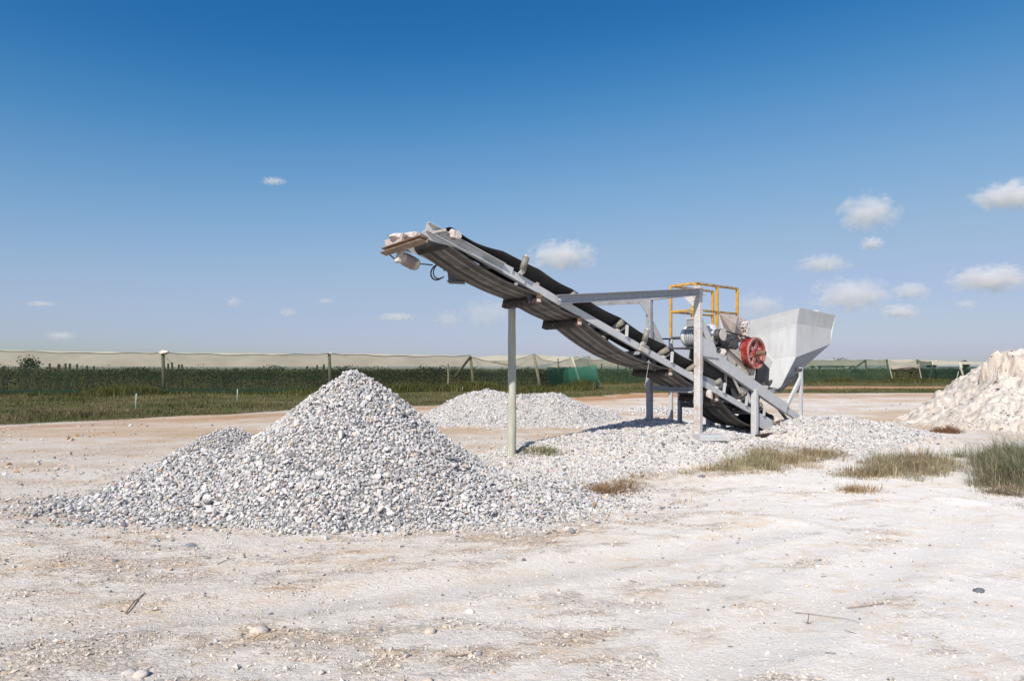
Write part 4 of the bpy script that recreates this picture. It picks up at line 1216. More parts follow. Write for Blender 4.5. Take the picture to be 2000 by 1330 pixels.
MB().bar(lift(DA, zm), lift(DCc, zm), .04, .04).build('mid_rail', M['yellow_worn'], hr)
MB().bar(lift(DB, zm), lift(DD, zm), .04, .04).build('mid_rail', M['yellow_worn'], hr)
mid = (DA + DCc) * .5; mid2 = (DB + DD) * .5
for p, z0 in ((DA, zd), (DB, zd), (mid, zd), (DCc, zd + .1), (DD, zd)):
    MB().bar(lift(p, z0), lift(p, zt), .048, .048, U).build('rail_post', M['yellow'], hr)
MB().bar(lift(mid2, zd - .1), lift(mid2, zt), .05, .05, U).build('rail_post', M['yellow'], hr)
MB().bar(lift(DCc, zm - .16), lift(DCc, zm - .16) + U * .28, .07, .06).build('rail_stub', M['yellow_worn'], hr)
for p in (DB, DD):
    MB().bar(lift(p, .2), lift(p, zd - .04), .075, .06, U).build('deck_leg', M['steel'], cr)

# hopper
HY = 12.9; HL = 13.75; HR_ = 13.75
def hp(px, py, t=0.0):
    return upt(px, py, t)
hop_parts = {}
T0, T1, T2 = hp(1561, 601, HY), hp(1465, 626, HL), hp(1632, 616, HR_)
B0, B1, B2 = hp(1556, 632, HY + .02), hp(1466, 658, HL), hp(1623, 643, HR_)
C0, C1, C2 = hp(1554, 698, HY + .02), hp(1508, 705, HY + .35), hp(1622, 672, HR_)
C1b = hp(1466, 712, HL)
G0, G1 = hp(1523, 759, HY + .15), hp(1487, 754, HY + .42)
hopper = MB().plate([B0, B1, C1b, C1, C0], .008, U).build('hopper', M['hopper'], cr)
MB().plate([T0, T1, B1, B0], .008, U).build('hopper_band', M['hopper_band'], hopper)
MB().plate([T0, B0, B2, T2], .008, Vv).build('hopper_band', M['hopper_band'], hopper)
MB().plate([B0, C0, C2, B2], .008, Vv).build('end_wall', M['hopper'], hopper)
MB().plate([C0, C1, G1, G0], .008, U).build('funnel_wall', M['hopper'], hopper)
gB = G0 + (C2 - C0) * .12 + Vv * .45
MB().plate([C0, G0, C2], .008, Z3).build('funnel_wall', M['steel_dark'], hopper)  # down-facing panel, its shade put into a darker steel than its neighbours
G0b = G0 + (T1 - T0) * .55
MB().plate([C2, G0, G0b], .008, Z3).build('funnel_wall', M['hopper'], hopper)
Tb = T2 + (T1 - T0); Cb = C2 + (C1b - C0)
MB().plate([C2, Cb, G0b], .008, Z3).build('funnel_wall', M['hopper'], hopper)
MB().plate([C1, C1b, G0b, G1], .008, U).build('funnel_wall', M['hopper'], hopper)
MB().plate([C1b, Cb, G0b], .008, -Vv).build('funnel_wall', M['hopper'], hopper)
MB().plate([T1, Tb, Cb, C1b], .008, -Vv).build('back_wall', M['hopper'], hopper)
MB().plate([T2, Tb, Cb, C2], .008, -U).build('back_wall', M['hopper'], hopper)
MB().tube([T0, B0, C0], .006, 5).build('corner_weld', M['hopper'], hopper)
MB().tube([C0, G0], .006, 5).build('corner_weld', M['hopper'], hopper)
MB().plate([hp(1492, 706, HY + .3), hp(1508, 705, HY + .33), hp(1494, 752, HY + .4), hp(1480, 745, HY + .45)], .01, U).build('funnel_rib', M['steel'], hopper)
# stone lying in the hopper and in the jaw mouth
cen = (T0 + T1 + T2 + Tb) / 4
n = 900
a_ = rg.random(n); b_ = rg.random(n)
P0 = np.array(T0); E1 = np.array(T1) - P0; E2 = np.array(T2) - P0
a_ = .12 + .76 * a_; b_ = .12 + .76 * b_
pos = P0 + a_[:, None] * E1 + b_[:, None] * E2 + np.array([0, 0, -.30])
pos[:, 2] += 0.40 * np.exp(-((a_ - .22) / .16) ** 2 - ((b_ - .74) / .12) ** 2)
rad = rg.uniform(.025, .06, n)
V1 = stone_arrays(pos, rad, rg, None, .8, False, PW_PALE)
n = 130
j0, j1, j2 = np.array(upt(1441, 628, Yj + .18)), np.array(upt(1463, 630, Yj + .28)), np.array(upt(1452, 664, Yj + .0))
a_ = rg.random(n); b_ = rg.random(n)
pos = j0 + a_[:, None] * (j1 - j0) + b_[:, None] * ((j2 - (j0 + j1) / 2)) * np.array([1, 1, 1]) + rg.normal(size=(n, 3)) * .012
V2 = stone_arrays(pos, rg.uniform(.018, .036, n), rg, None, .9, False, np.array([14, 10, 4, 1, 1, 1, 1, 16, 20, 3.0]))
V, F, C = joined([V1, V2])
tag(mk_np('feed_stones', V, F, M['stone'], col=C), 'white stones lying in the hopper and in the mouth of the crusher', 'stones', None, 'stuff')

# pale plate half buried in the gravel by the front leg
p = FR(-.28, -.42, 0); p.z = float(ground_h(np.array([p.x]), np.array([p.y]))[0])
pl = MB().box(p + Vector((0, 0, .05)), (U - Vv * .55).normalized(), (Vv + U * .55).normalized(), Z3, .46, .3, .10).build('steel_block', M['hopper'], loc=p)
tag(pl, 'pale grey slab half buried in the gravel left of the front crusher leg', 'slab')

# ------------------------------------------------------------------ shade net enclosures
def net_strip(top, bot, nseg, sag, billow, seed):
    """sheet between two polylines of matching points, sagging between supports"""
    V = []; F = []; rows = 7
    g = np.random.default_rng(seed)
    cols = []
    for i in range(len(top) - 1):
        for k in range(nseg + (1 if i == len(top) - 2 else 0)):
            t = k / nseg
            a = Vector(top[i]).lerp(Vector(top[i + 1]), t); b = Vector(bot[i]).lerp(Vector(bot[i + 1]), t)
            sg = (sag[i] if isinstance(sag, (list, tuple)) else sag) * 4 * t * (1 - t)
            a = a - Vector((0, 0, sg)) + Vector((0, 0, .03 * math.sin(k * 1.7 + i)))
            cols.append((a, b))
    for a, b in cols:
        for r_ in range(rows):
            t = r_ / (rows - 1)
            q = a.lerp(b, t)
            q = q + Vector((0, -1, 0)) * billow * math.sin(math.pi * t) * (0.6 + 0.8 * g.random())
            V.append(q)
    for i in range(len(cols) - 1):
        for r_ in range(rows - 1):
            F.append((i * rows + r_, (i + 1) * rows + r_, (i + 1) * rows + r_ + 1, i * rows + r_ + 1))
    return V, F, [c[0] for c in cols]

TOPZ = 2.27
def wp(px, Y, z): return Vector(((px - 1000) / FPX * Y, Y, z))
left_line = [(-520, 30.5), (-40, 34.2), (320, 35.6), (645, 37.2), (920, 43.5)]
encL = empty('net_enclosure', (-10, 36, 0), 'long green shade net enclosure over vines left of the crusher', 'net enclosure', 'shade net enclosures')
tops = [wp(x, Y, TOPZ + (.15 if x < 0 else 0)) for x, Y in left_line]
bots = [wp(x, Y, -.02) for x, Y in left_line]
V, F, cab = net_strip(tops, bots, 14, .10, .12, 1)
mk('wall_net', V, F, M['net_green'], encL, True)
MB().tube(cab, .022, 5).build('cable', M['cable'], encL)
# corner bay
bay = [(920, 43.5, 2.2), (1043, 40.0, 2.29), (1117, 46.5, 2.25), (1151, 46.0, 2.28)]
bayb = [(925, 43.3), (1057, 40.0), (1135, 46.3), (1167, 45.6)]
tops2 = [wp(x, Y, z) for x, Y, z in bay]; bots2 = [wp(x, Y, 0) for x, Y in bayb]
V, F, cab2 = net_strip(tops2, bots2, 10, [.38, .42, .05], .2, 2)
mk('wall_net', V, F, M['net_green'], encL, True)
MB().tube(cab2, .015, 5).build('cable', M['cable'], encL)
V, F, cab3 = net_strip([wp(1068, 45.2, 1.52), wp(1165, 45.0, 1.70)], [wp(1070, 45.1, -.05), wp(1168, 44.8, .1)], 14, .12, .45, 3)
mk('door_net', V, F, M['net_dense'], encL, True)
# hem lying along the foot of the wall
V, F, _ = net_strip([p + Vector((0, -.12, .32)) for p in bots], [p + Vector((0, -.3, .04)) for p in bots], 14, .03, .1, 4)
mk('net_hem', V, F, M['net_dark'], encL, True)
# roof net reaching back over the vines
def roof(line, back, z0, z1, name, parent, seed):
    V = []; F = []; g = np.random.default_rng(seed); nr_ = 16
    pts = []
    for i in range(len(line) - 1):
        for k in range(10): pts.append(Vector(line[i]).lerp(Vector(line[i + 1]), k / 10))
    pts.append(Vector(line[-1]))
    for p in pts:
        for r_ in range(nr_ + 1):
            t = r_ / nr_
            q = p + Vector(back) * t
            V.append((q.x, q.y, p.z + (z1 - z0) * t - .10 * abs(math.sin(t * nr_ * math.pi / 2)) + .05 * g.random()))
    for i in range(len(pts) - 1):
        for r_ in range(nr_):
            F.append((i * (nr_ + 1) + r_, i * (nr_ + 1) + r_ + 1, (i + 1) * (nr_ + 1) + r_ + 1, (i + 1) * (nr_ + 1) + r_))
    return mk(name, V, F, M['net_roof'], parent, True)
roof([Vector((-240, 62, TOPZ)), Vector((-95, 38, TOPZ))] + [p - Vector((0, -.02, .02)) for p in tops], (8, 260, 0), 2.27, 2.35, 'roof_net', encL, 5)
roof([p - Vector((0, -.02, .04)) for p in tops2], (2, 230, 0), 2.25, 2.3, 'roof_net', encL, 6)
def pole_part(p, q, r0, r1, name, mat, parent):
    return MB().tube([p, Vector(p).lerp(Vector(q), .5) + Vector((.015, 0, 0)), q], [r0, (r0 + r1) / 2, r1], 8).build(name, mat, parent, True)
for x, Y in left_line[:4]:
    pole_part(wp(x, Y + .16, -.1), wp(x - 2, Y + .16, TOPZ + .03), .10, .085, 'net_post', M['post'], encL)
lump(wp(320, 35.45, 2.30), .20, 61, 'tie_cloth', M['cloth'], encL, amp=.6, sq=(1.3, .8, .55))
lump(wp(645, 37.0, 2.30), .10, 62, 'tie_cloth', M['cloth'], encL, amp=.6, sq=(1.2, .8, .6))
pole_part(wp(925, 43.7, -.1), wp(919, 43.7, 2.22), .11, .09, 'net_post', M['post'], encL)
pole_part(wp(888, 43.4, .85), wp(919, 43.7, 2.2), .08, .08, 'net_brace', M['post'], encL)
pole_part(wp(1057, 39.9, -.1), wp(1042, 39.9, 2.32), .11, .09, 'net_post', M['post'], encL)
pole_part(wp(1092, 46.8, -.1), wp(1090, 46.8, 2.15), .06, .05, 'net_post', M['post_pale'], encL)
pole_part(wp(1136, 46.2, -.1), wp(1117, 46.2, 2.27), .09, .07, 'net_post', M['post_pale'], encL)
pole_part(wp(1167, 45.4, -.0), wp(1150, 45.4, 2.3), .09, .08, 'net_post', M['post'], encL)
MB().tube([wp(1150, 45.4, 2.28), wp(1175, 45.6, .1)], .018, 5).build('stay_wire', M['pvc'], encL)
for a, b in ((320, 352), (920, 958), (1043, 985)):
    Yc = 36 if a < 400 else 42
    MB().tube([wp(a, Yc, 2.2), wp(b, Yc + 2, 1.0)], .009, 4).build('stay_wire', M['cable'], encL)

# right-hand enclosure
encR = empty('net_enclosure', (28, 66, 0), 'far shade net enclosure behind and right of the crusher with an open doorway', 'net enclosure', 'shade net enclosures')
rline = [(1120, 58), (1260, 60), (1420, 63), (1570, 66), (1692, 66.5), (1733, 66.5)]
tr_ = [wp(x, Y, 2.28 if x < 1650 else 2.33) for x, Y in rline]; br_ = [wp(x + (10 if x > 1700 else 0), Y, 0) for x, Y in rline]
V, F, cabR = net_strip(tr_, br_, 10, .08, .15, 11)
mk('wall_net', V, F, M['net_far'], encR, True)
MB().tube(cabR, .022, 5).build('cable', M['cable'], encR)
t3 = [wp(1733, 66.5, 2.33), wp(1791, 66.0, 2.33)]; b3 = [wp(1737, 66.4, 1.78), wp(1796, 65.9, 1.80)]
V, F, _ = net_strip(t3, b3, 10, .3, .1, 12); mk('door_lintel_net', V, F, M['net_pale'], encR, True)
V, F, c4 = net_strip([wp(1791, 66.0, 2.34), wp(1822, 66.5, 2.15)], [wp(1800, 65.9, .1), wp(1828, 66.4, .1)], 10, .1, .3, 13); mk('wall_net', V, F, M['net_dark'], encR, True)
V, F, c5 = net_strip([wp(1822, 66.5, 2.0), wp(1878, 67, 2.05), wp(2050, 69, 2.05), wp(2300, 72, 2.05)], [wp(1828, 66.4, 0), wp(1884, 67, 0), wp(2050, 69, 0), wp(2300, 72, 0)], 8, .03, .1, 14)
V = [Vector((v.x, v.y, min(v.z, 1.62))) for v in V]
mk('wall_net', V, F, M['net_dark'], encR, True)
roof([p - Vector((0, -.02, .02)) for p in tr_] + [wp(1791, 66.2, 2.3), wp(1878, 67, 2.12), wp(2300, 72, 2.12)], (10, 240, 0), 2.3, 2.32, 'roof_net', encR, 15)
# rolled cloth of the doorway
MB().tube([wp(1737, 66.2, 1.62), wp(1752, 66.1, 1.66), wp(1768, 66.1, 1.80), wp(1783, 66.0, 1.82), wp(1796, 65.8, 1.78)], [.04, .055, .045, .06, .04], 7).build('door_roll', M['cloth_dull'], encR)
V, F, _ = net_strip([wp(1740, 66.6, 1.62), wp(1796, 66.4, 1.76)], [wp(1741, 66.8, 1.15), wp(1796, 66.6, 1.25)], 8, .05, .2, 16); mk('door_curtain', V, F, M['cloth_dull'], encR, True)
MB().tube([wp(1737, 66.2, 1.65), wp(1744, 66.1, .05)], .045, 6).build('door_post', M['cloth_dull'], encR)
MB().tube([wp(1794, 65.8, 1.75), wp(1800, 65.8, .3)], .045, 6).build('door_post', M['cloth_dull'], encR)
for x0, x1, z1 in ((1690, 1695, 2.33), (1732, 1737, 2.33), (1791, 1797, 2.36), (1822, 1815, 2.1), (1873, 1884, 2.1), (1230, 1230, 2.25), (1420, 1420, 2.28)):
    Yp = 60.6 if x0 < 1300 else (63.4 if x0 < 1500 else (66.8 if x0 < 1800 else 66.3))
    pole_part(wp(x1, Yp, -.1), wp(x0, Yp, z1), .10, .085, 'net_post', M['post_pale'] if x0 > 1800 else M['post'], encR)
pole_part(wp(1655, 66.9, .95), wp(1692, 66.9, 2.32), .09, .09, 'net_brace', M['post'], encR)
pole_part(wp(1882, 67, .0), wp(1876, 67, 2.05), .12, .10, 'net_post', M['post_pale'], encR)
pole_part(wp(1815, 66, .4), wp(1823, 66.3, 2.05), .05, .05, 'net_brace', M['post_pale'], encR)
pole_part(wp(1868, 66.6, .2), wp(1876, 67, 2.0), .04, .04, 'net_brace', M['post_pale'], encR)
for x, z in ((1644, 2.34), (1821, 2.15), (1828, 2.2), (1876, 2.12), (1870, 2.22)):
    lump(wp(x, 66.3, z), .08, int(x), 'tie_cloth', M['cloth'], encR, amp=.5, sq=(1.3, .8, .6))

# ---- vines under the nets
def leaves(P, size, rg, cols, flat=0.7):
    n = len(P)
    nr_ = rg.normal(size=(n, 3)) + np.array([0, -.3, flat]); nr_ /= np.linalg.norm(nr_, axis=1)[:, None]
    a = np.cross(nr_, rg.normal(size=(n, 3))); a /= np.linalg.norm(a, axis=1)[:, None]; b = np.cross(nr_, a)
    s = size * rg.uniform(.6, 1.3, n)
    q = np.stack([P - a * s[:, None] * .6, P - b * s[:, None] * .45 + nr_ * s[:, None] * .1, P + a * s[:, None] * .75, P + b * s[:, None] * .45 + nr_ * s[:, None] * .1], 1)
    F = np.arange(n * 4).reshape(n, 4)
    c = cols[rg.integers(0, len(cols), n)] * rg.uniform(.45, 1.25, (n, 1))
    return q.reshape(-1, 3), F, np.repeat(c, 4, 0)
VC = np.array([(.040, .062, .024), (.052, .080, .032), (.032, .050, .024), (.085, .092, .05), (.10, .088, .065)])
def vine_mass(name, xa, xb, yfun, rows, gap, top, label, seed, per=260, xslope=0.0):
    rg2 = np.random.default_rng(seed); L = []
    W = MB()
    for r_ in range(rows):
        n = int((xb - xa) * per / (1 + r_ * .25))
        x = rg2.uniform(xa, xb, n)
        y = yfun(x) + 1.6 + r_ * gap + rg2.normal(size=n) * .35
        crown = top + .55 * fbm(x * .7, y * .2, seed + r_, 4) + .06 * r_ * .3
        z = crown - np.abs(rg2.normal(size=n)) * .42
        z = np.where(rg2.random(n) < .25, rg2.uniform(.15, 1.1, n), z)
        gap_ = fbm(x * .9, y * .1 + r_ * 3, seed + 40 + r_, 3)
        kk = rg2.random(n) < np.clip(.75 + 1.6 * gap_, .12, 1)
        x, y, z = x[kk], y[kk], z[kk]
        v_, f_, c_ = leaves(np.stack([x, y, np.maximum(z, .1)], 1), .085, rg2, VC)
        c_ = c_ * np.repeat(np.clip(1 + 1.1 * fbm(x * .45, y * .45, seed + 70, 3), .45, 1.7), 4)[:, None]
        L.append((v_, f_, c_))
        for xx in np.arange(xa, xb, 1.6 if r_ < 2 else 3.0):
            x0 = xx + rg2.uniform(-.3, .3); y0 = float(yfun(np.array([x0]))[0]) + 1.6 + r_ * gap
            W.tube([(x0, y0, -.05), (x0 + rg2.uniform(-.12, .12), y0, .5), (x0 + rg2.uniform(-.3, .3), y0, 1.05), (x0 + rg2.uniform(-.9, .9), y0, 1.25 + rg2.uniform(-.1, .3))], [.04, .032, .025, .012], 5)
    V, F, C = joined(L)
    o = mk_np(name, V, F, M['leaf'], col=C)
    tag(o, label, 'vines', None, 'stuff')
    W.build('vine_stems', M['bark'], o)
    return o
yl = lambda x: np.interp(x, [-45, -30, -19, -10.5, -2.75, 1.5, 7], [30.5, 33.5, 35.6, 37.2, 43.0, 44.5, 47])
vine_mass('vine_rows', -44, 6.0, yl, 7, 3.0, 1.26, 'dark leafy vines growing in rows under the left shade net', 101)
yr = lambda x: np.interp(x, [5, 13, 21, 40, 70], [58.5, 60.5, 63.2, 66.5, 70])
vine_mass('vine_rows', 4.5, 62, yr, 5, 3.2, 1.30, 'green vines growing under the far net behind and right of the crusher', 102, 170)

# trellis posts standing above the vines
tp = [(8, 716), (40, 716), (46, 712), (75, 713), (97, 711), (113, 712), (118, 713), (128, 711), (135, 711), (152, 712), (170, 715), (182, 716), (330, 711), (336, 709), (348, 713), (357, 713), (600, 716), (618, 714), (634, 713), (875, 712), (858, 718), (1176, 711), (1207, 711), (1222, 718)]
for i, (x, ytop) in enumerate(tp):
    Y = (38.5 + (i * 37 % 7)) if x < 1100 else 62
    z = CAM_H + (720 - ytop) / FPX * Y + .04
    base = wp(x, Y, 0)
    o = MB().tube([base, base + Vector((.03 * ((i * 5) % 3 - 1), 0, z * .5)), base + Vector((.05 * ((i * 7) % 3 - 1), 0, z))], [.07, .065, .06], 7).build('trellis_post', M['post'], loc=base)
    ords = ['first', 'second', 'third', 'fourth', 'fifth', 'sixth', 'seventh', 'eighth', 'ninth', 'tenth', 'eleventh', 'twelfth']
    where_ = (i, 'from the left edge of the photo') if i < 12 else (i - 12, 'right of the cloth tied net post') if i < 16 else (i - 16, 'just left of the big pile top') if i < 19 else (i - 19, 'left of the braced net post') if i < 21 else (i - 21, 'behind the sagging belt')
    tag(o, 'dark trellis post above the vines, ' + ords[where_[0]] + ' ' + where_[1], 'post', 'trellis posts among the vines')
# young tree poking out of the vines on the left
bt = wp(59, 39.5, 0)
tree = empty('young_tree', bt, 'small thin leafy tree poking above the vines at the far left', 'tree')
MB().tube([bt, bt + Vector((.05, 0, .9)), bt + Vector((.0, 0, 1.75))], [.04, .03, .012], 6).build('trunk', M['bark'], tree)
for k in range(5):
    MB().tube([bt + Vector((.03, 0, 1.0 + k * .13)), bt + Vector((.35 * math.cos(k * 2.4), .3 * math.sin(k * 2.4), 1.45 + k * .1))], [.012, .005], 4).build('limb', M['bark'], tree)
g = np.random.default_rng(8); n = 420
d = g.normal(size=(n, 3)) * np.array([.27, .25, .18]) + np.array(bt) + np.array([0, 0, 1.72])
V, F, C = leaves(d, .10, g, VC * 1.2)
mk_np('crown', V, F, M['leaf'], parent=tree, col=C)

# far trees on the horizon
far_specs = [(1600, 705, 22), (1618, 704, 26), (1634, 703, 30), (1648, 704, 24), (1660, 705, 16), (1586, 706, 12), (1822, 707, 10), (1884, 706, 10)]
for i, (x, yt, wpx) in enumerate(far_specs):
    Y = 330.0 + 9 * (i % 3)
    base = wp(x, Y, 0); H = CAM_H + (720 - yt) / FPX * Y; w = wpx / FPX * Y
    t = empty('tree', base, ['dark distant tree beside the hopper, second of its clump', 'dark distant tree beside the hopper, third of its clump', 'dark distant tree beside the hopper, tallest in the middle of its clump', 'dark distant tree beside the hopper, fifth of its clump', 'small dark tree ending the clump on its right', 'small dark tree nearest the hopper slope, first of the clump', 'lone dark tree top above the dark net opening', 'dark tree top next to the lime heap edge'][i], 'tree', 'distant trees on the horizon')
    MB().tube([base, base + Vector((.2, 0, H * .55))], [.35, .2], 6).build('trunk', M['bark'], t)
    g = np.random.default_rng(300 + i); n = 500
    cc = g.normal(size=(9, 3)) * np.array([w * .28, w * .25, H * .10]) + np.array(base) + np.array([0, 0, H * .72])
    d = cc[g.integers(0, 9, n)] + g.normal(size=(n, 3)) * np.array([w * .10, w * .1, H * .09])
    V, F, C = leaves(d, .9, g, VC * .8)
    mk_np('crown', V, F, M['leaf'], parent=t, col=C)

# sprinkler risers in the grass
for x, yb, yt, lab in ((265, 797, 765, 'nearest pale sprinkler riser in the grass at the left'), (463, 785, 757, 'pale sprinkler riser in the grass left of the big pile'), (773, 765, 752, 'short pale riser just right of the pile top'), (903, 764, 754, 'thin pale riser behind the white heap'), (1024, 764, 753, 'thin pale riser right of the wooden pole'), (1142, 759, 743, 'pale riser in front of the dense green net')):
    b = gpt(x, yb); H = (yb - yt) / FPX * b.y
    t = empty('sprinkler_riser', b, lab, 'sprinkler', 'sprinkler risers in the grass')
    MB().tube([b - Z3 * .1, b + Vector((.012, 0, H * .5)), b + Vector((.025, 0, H - .05))], .018 if x < 600 else .022, 8).build('pipe', M['pvc'], t, True)
    MB().lathe(b + Vector((.025, 0, H - .05)), Z3, [(0, .001), (0, .03), (.03, .035), (.05, .02), (.05, .001)], 8).build('sprinkler_head', M['blackplastic'], t)
    MB().bar(b + Vector((-.02, 0, H - .01)), b + Vector((.075, 0, H + .004)), .02, .014).build('arm', M['blackplastic'], t)

# ------------------------------------------------------------------ grass
def blades(P, height, width, rg, cols, lean=0.35, bend=0.3, az=None, per=False):
    """P (n,3) roots -> tapering bent blades as triangles"""
    n = len(P)
    h = height * rg.uniform(.55, 1.25, n)
    a = rg.uniform(0, 2 * np.pi, n) if az is None else az
    dirv = np.stack([np.cos(a), np.sin(a), np.zeros(n)], 1)
    side = np.stack([-np.sin(a), np.cos(a), np.zeros(n)], 1) * (width * rg.uniform(.6, 1.3, n))[:, None]
    ln = lean * rg.random(n)
    mid = P + dirv * (h * ln * .45)[:, None]; mid[:, 2] += h * .58
    tip = P + dirv * (h * (ln + bend * rg.random(n)))[:, None]; tip[:, 2] += h * (1 - .35 * ln)
    V = np.stack([P - side, P + side, mid - side * .7, mid + side * .7, tip], 1)
    F = np.array([[0, 1, 3], [0, 3, 2], [2, 3, 4]])
    FF = (F[None] + (np.arange(n) * 5)[:, None, None]).reshape(-1, 3)
    c = (cols if per else cols[rg.integers(0, len(cols), n)]) * rg.uniform(.7, 1.3, (n, 1))
    C = np.repeat(c[:, None, :], 5, 1)
    return V.reshape(-1, 3), FF, C.reshape(-1, 3)

G_FIELD = np.array([(.085, .088, .028), (.105, .095, .036), (.07, .075, .025), (.14, .11, .055), (.055, .065, .025), (.20, .16, .09), (.12, .085, .05)])
G_GREEN = np.array([(.075, .115, .022), (.10, .13, .03), (.06, .09, .02), (.14, .14, .04)])
G_PALE = np.array([(.46, .42, .27), (.36, .36, .21), (.27, .285, .15), (.62, .54, .37), (.21, .22, .125), (.52, .43, .28)])
G_GREY = np.array([(.38, .35, .26), (.29, .30, .19), (.18, .185, .11), (.50, .44, .33), (.15, .13, .09), (.34, .26, .18)])
G_DARK = np.array([(.09, .105, .05), (.13, .14, .075), (.07, .08, .04), (.17, .17, .10), (.12, .10, .06)]) * 1.70
G_DRY = np.array([(.34, .22, .12), (.26, .16, .08), (.40, .29, .17), (.18, .11, .06), (.28, .23, .13)]) * 1.35
G_RUST = np.array([(.22, .12, .06), (.28, .17, .09), (.15, .085, .05)]) * 1.40

g = np.random.default_rng(77)
# low rough grass strip along the yard
n = 190000
y = 15 + g.random(n) ** 1.5 * 56; x = g.uniform(-1, 1, n) * (y * .86 + 2)
gb = line_y(GRASS_B, x) + .9 * fbm(x * .7, y * .7, 61, 4)
wall = np.interp(x, [-45, -30, -19, -10.5, -2.75, 1.5, 5.5, 6.0, 13, 21, 40, 70], [31.5, 34.5, 36.6, 38.2, 44, 41, 46, 58, 60, 63, 67, 72])
rd = np.abs(y - 47.5 - .02 * (x - 20))
k = (y > gb - .1) & (y < wall + 1.5) & ~((rd < 3.0) & (x > 10)) & (g.random(n) < .8 + .6 * fbm(x * .6, y * .6, 88, 3))
x, y = x[k], y[k]
tall = .085 + .10 * np.clip(fbm(x * .5, y * .8, 99, 3) + .1, 0, 1)
clump = sstep(.18, .38, fbm(x * .9, y * 1.2, 98, 3))
tall = tall + .12 * clump
tn_ = np.clip(.5 + 1.3 * fbm(x * .35, y * .5, 401, 4, .6) + .16 * g.normal(size=len(x)), 0, .999)
FT = np.array([(.045, .06, .02), (.06, .075, .024), (.08, .088, .03), (.105, .10, .04), (.13, .105, .055), (.17, .13, .075), (.22, .17, .10)])
L = blades(np.stack([x, y, ground_h(x, y, False) - .01], 1), tall, .004 + .00021 * y, g, FT[(tn_ * len(FT)).astype(int)], 1.2, .7, per=True)
grass = mk_np('field_grass', *L[:2], M['grass'], col=L[2])
tag(grass, 'short olive and straw grass on the strip in front of the nets', 'grass', None, 'stuff')
# taller weeds along the foot of the nets
n = 80000
x = np.concatenate([g.uniform(-32, 6, n // 2), g.uniform(5, 52, n // 2)])
off = np.abs(g.normal(size=n)) * 1.3
y = np.interp(x, [-45, -30, -19, -10.5, -2.75, 1.5, 5.5, 6.0, 13, 21, 40, 70], [30.7, 33.6, 35.2, 36.8, 42.5, 39.6, 45, 57.5, 59.5, 62.5, 65.8, 70]) - off + .3
pat = fbm(x * .28, y * .2, 44, 3)
k = g.random(n) < np.clip(.50 + 2.2 * pat, 0.05, 1)
x, y, pat = x[k], y[k], pat[k]
hgt = .22 + .75 * np.clip(pat + .12, 0, .6) * np.where(x > 6, .8, 1)
L = blades(np.stack([x, y, np.zeros(len(x)) - .01], 1), hgt, .006 + .00022 * y, g, np.concatenate([G_GREEN, G_GREEN, G_FIELD]), .5, .35)
weeds = mk_np('tall_weeds', *L[:2], M['grass'], col=L[2])
tag(weeds, 'taller bright green weeds growing along the foot of the shade nets', 'weeds', None, 'stuff')

def tussock(cells, n, height, width, cols, label, seed, lean=.85, bend=.65, name='grass_tussock', extra=None):
    g = np.random.default_rng(seed)
    c = np.array(cells)                        # rows: x, y, rx, ry, height factor
    w = c[:, 2] * c[:, 3]; i = g.choice(len(c), n, p=w / w.sum())
    r_ = np.sqrt(g.random(n)); t = g.uniform(0, 2 * np.pi, n)
    edge_ = 1.05 + .9 * fbm(np.cos(t) * 2.4 + seed, np.sin(t) * 2.4 + i, seed, 3)
    x = c[i, 0] + r_ * np.cos(t) * c[i, 2] * edge_; y = c[i, 1] + r_ * np.sin(t) * c[i, 3] * edge_
    nt = max(6, n // 34)                        # blades grow in tufts that fan outwards
    ti = g.integers(0, nt, n)
    tx, ty = x[:nt], y[:nt]
    sp = .05 + .05 * g.random(n)
    ox, oy = g.normal(size=n) * sp, g.normal(size=n) * sp
    x, y = tx[ti] + ox, ty[ti] + oy
    r_ = r_[:nt][ti]; i = i[:nt][ti]
    tone_t = np.clip(.5 + 1.1 * fbm(tx * 1.6, ty * 1.6, seed + 3, 3) + .22 * g.normal(size=nt), 0, .999)
    th_ = np.clip(.95 + .5 * g.normal(size=nt), .25, 2.1)
    z = ground_h(x, y) - .012
    hf = c[i, 4] * (1 - .6 * r_ ** 2) * (1 + .8 * fbm(x * 2.2, y * 2.2, seed, 3)) * th_[ti]
    ct = cols[np.minimum((tone_t[ti] * len(cols)).astype(int), len(cols) - 1)] * .65 + cols[g.integers(0, len(cols), n)] * .35
    L = blades(np.stack([x, y, z], 1), height * np.clip(hf, .12, 2), width, g, ct, lean, bend, az=np.arctan2(oy, ox) + .5 * g.normal(size=n), per=True)
    cx, cy = float(c[:, 0].mean()), float(c[:, 1].mean())
    o = mk_np(name, *L[:2], M['grass'], col=L[2], loc=(cx, cy, 0))
    return tag(o, label, 'grass', 'grass tussocks on the sand')
tussock([(2.9, 8.75, .28, .35, .7), (3.35, 8.95, .45, .5, 1), (4.0, 9.5, .55, .5, 1.05), (4.7, 10.1, .5, .4, .9), (5.1, 10.4, .4, .3, .6)], 9500, .165, .0027, np.concatenate([G_PALE, G_DRY * .8]), 'pale straw green grass tussock in front of the crusher tail', 401)
tussock([(4.35, 8.25, .3, .25, .5), (4.85, 8.45, .42, .42, .9), (5.35, 8.75, .42, .5, 1.1), (5.85, 9.2, .42, .45, 1.1), (6.2, 9.7, .3, .4, .8)], 12500, .185, .0027, np.concatenate([G_GREY * 1.15, G_GREY, G_PALE, G_DRY * .8]), 'wide grey brown tussock on the sand left of the dark tussock', 402)
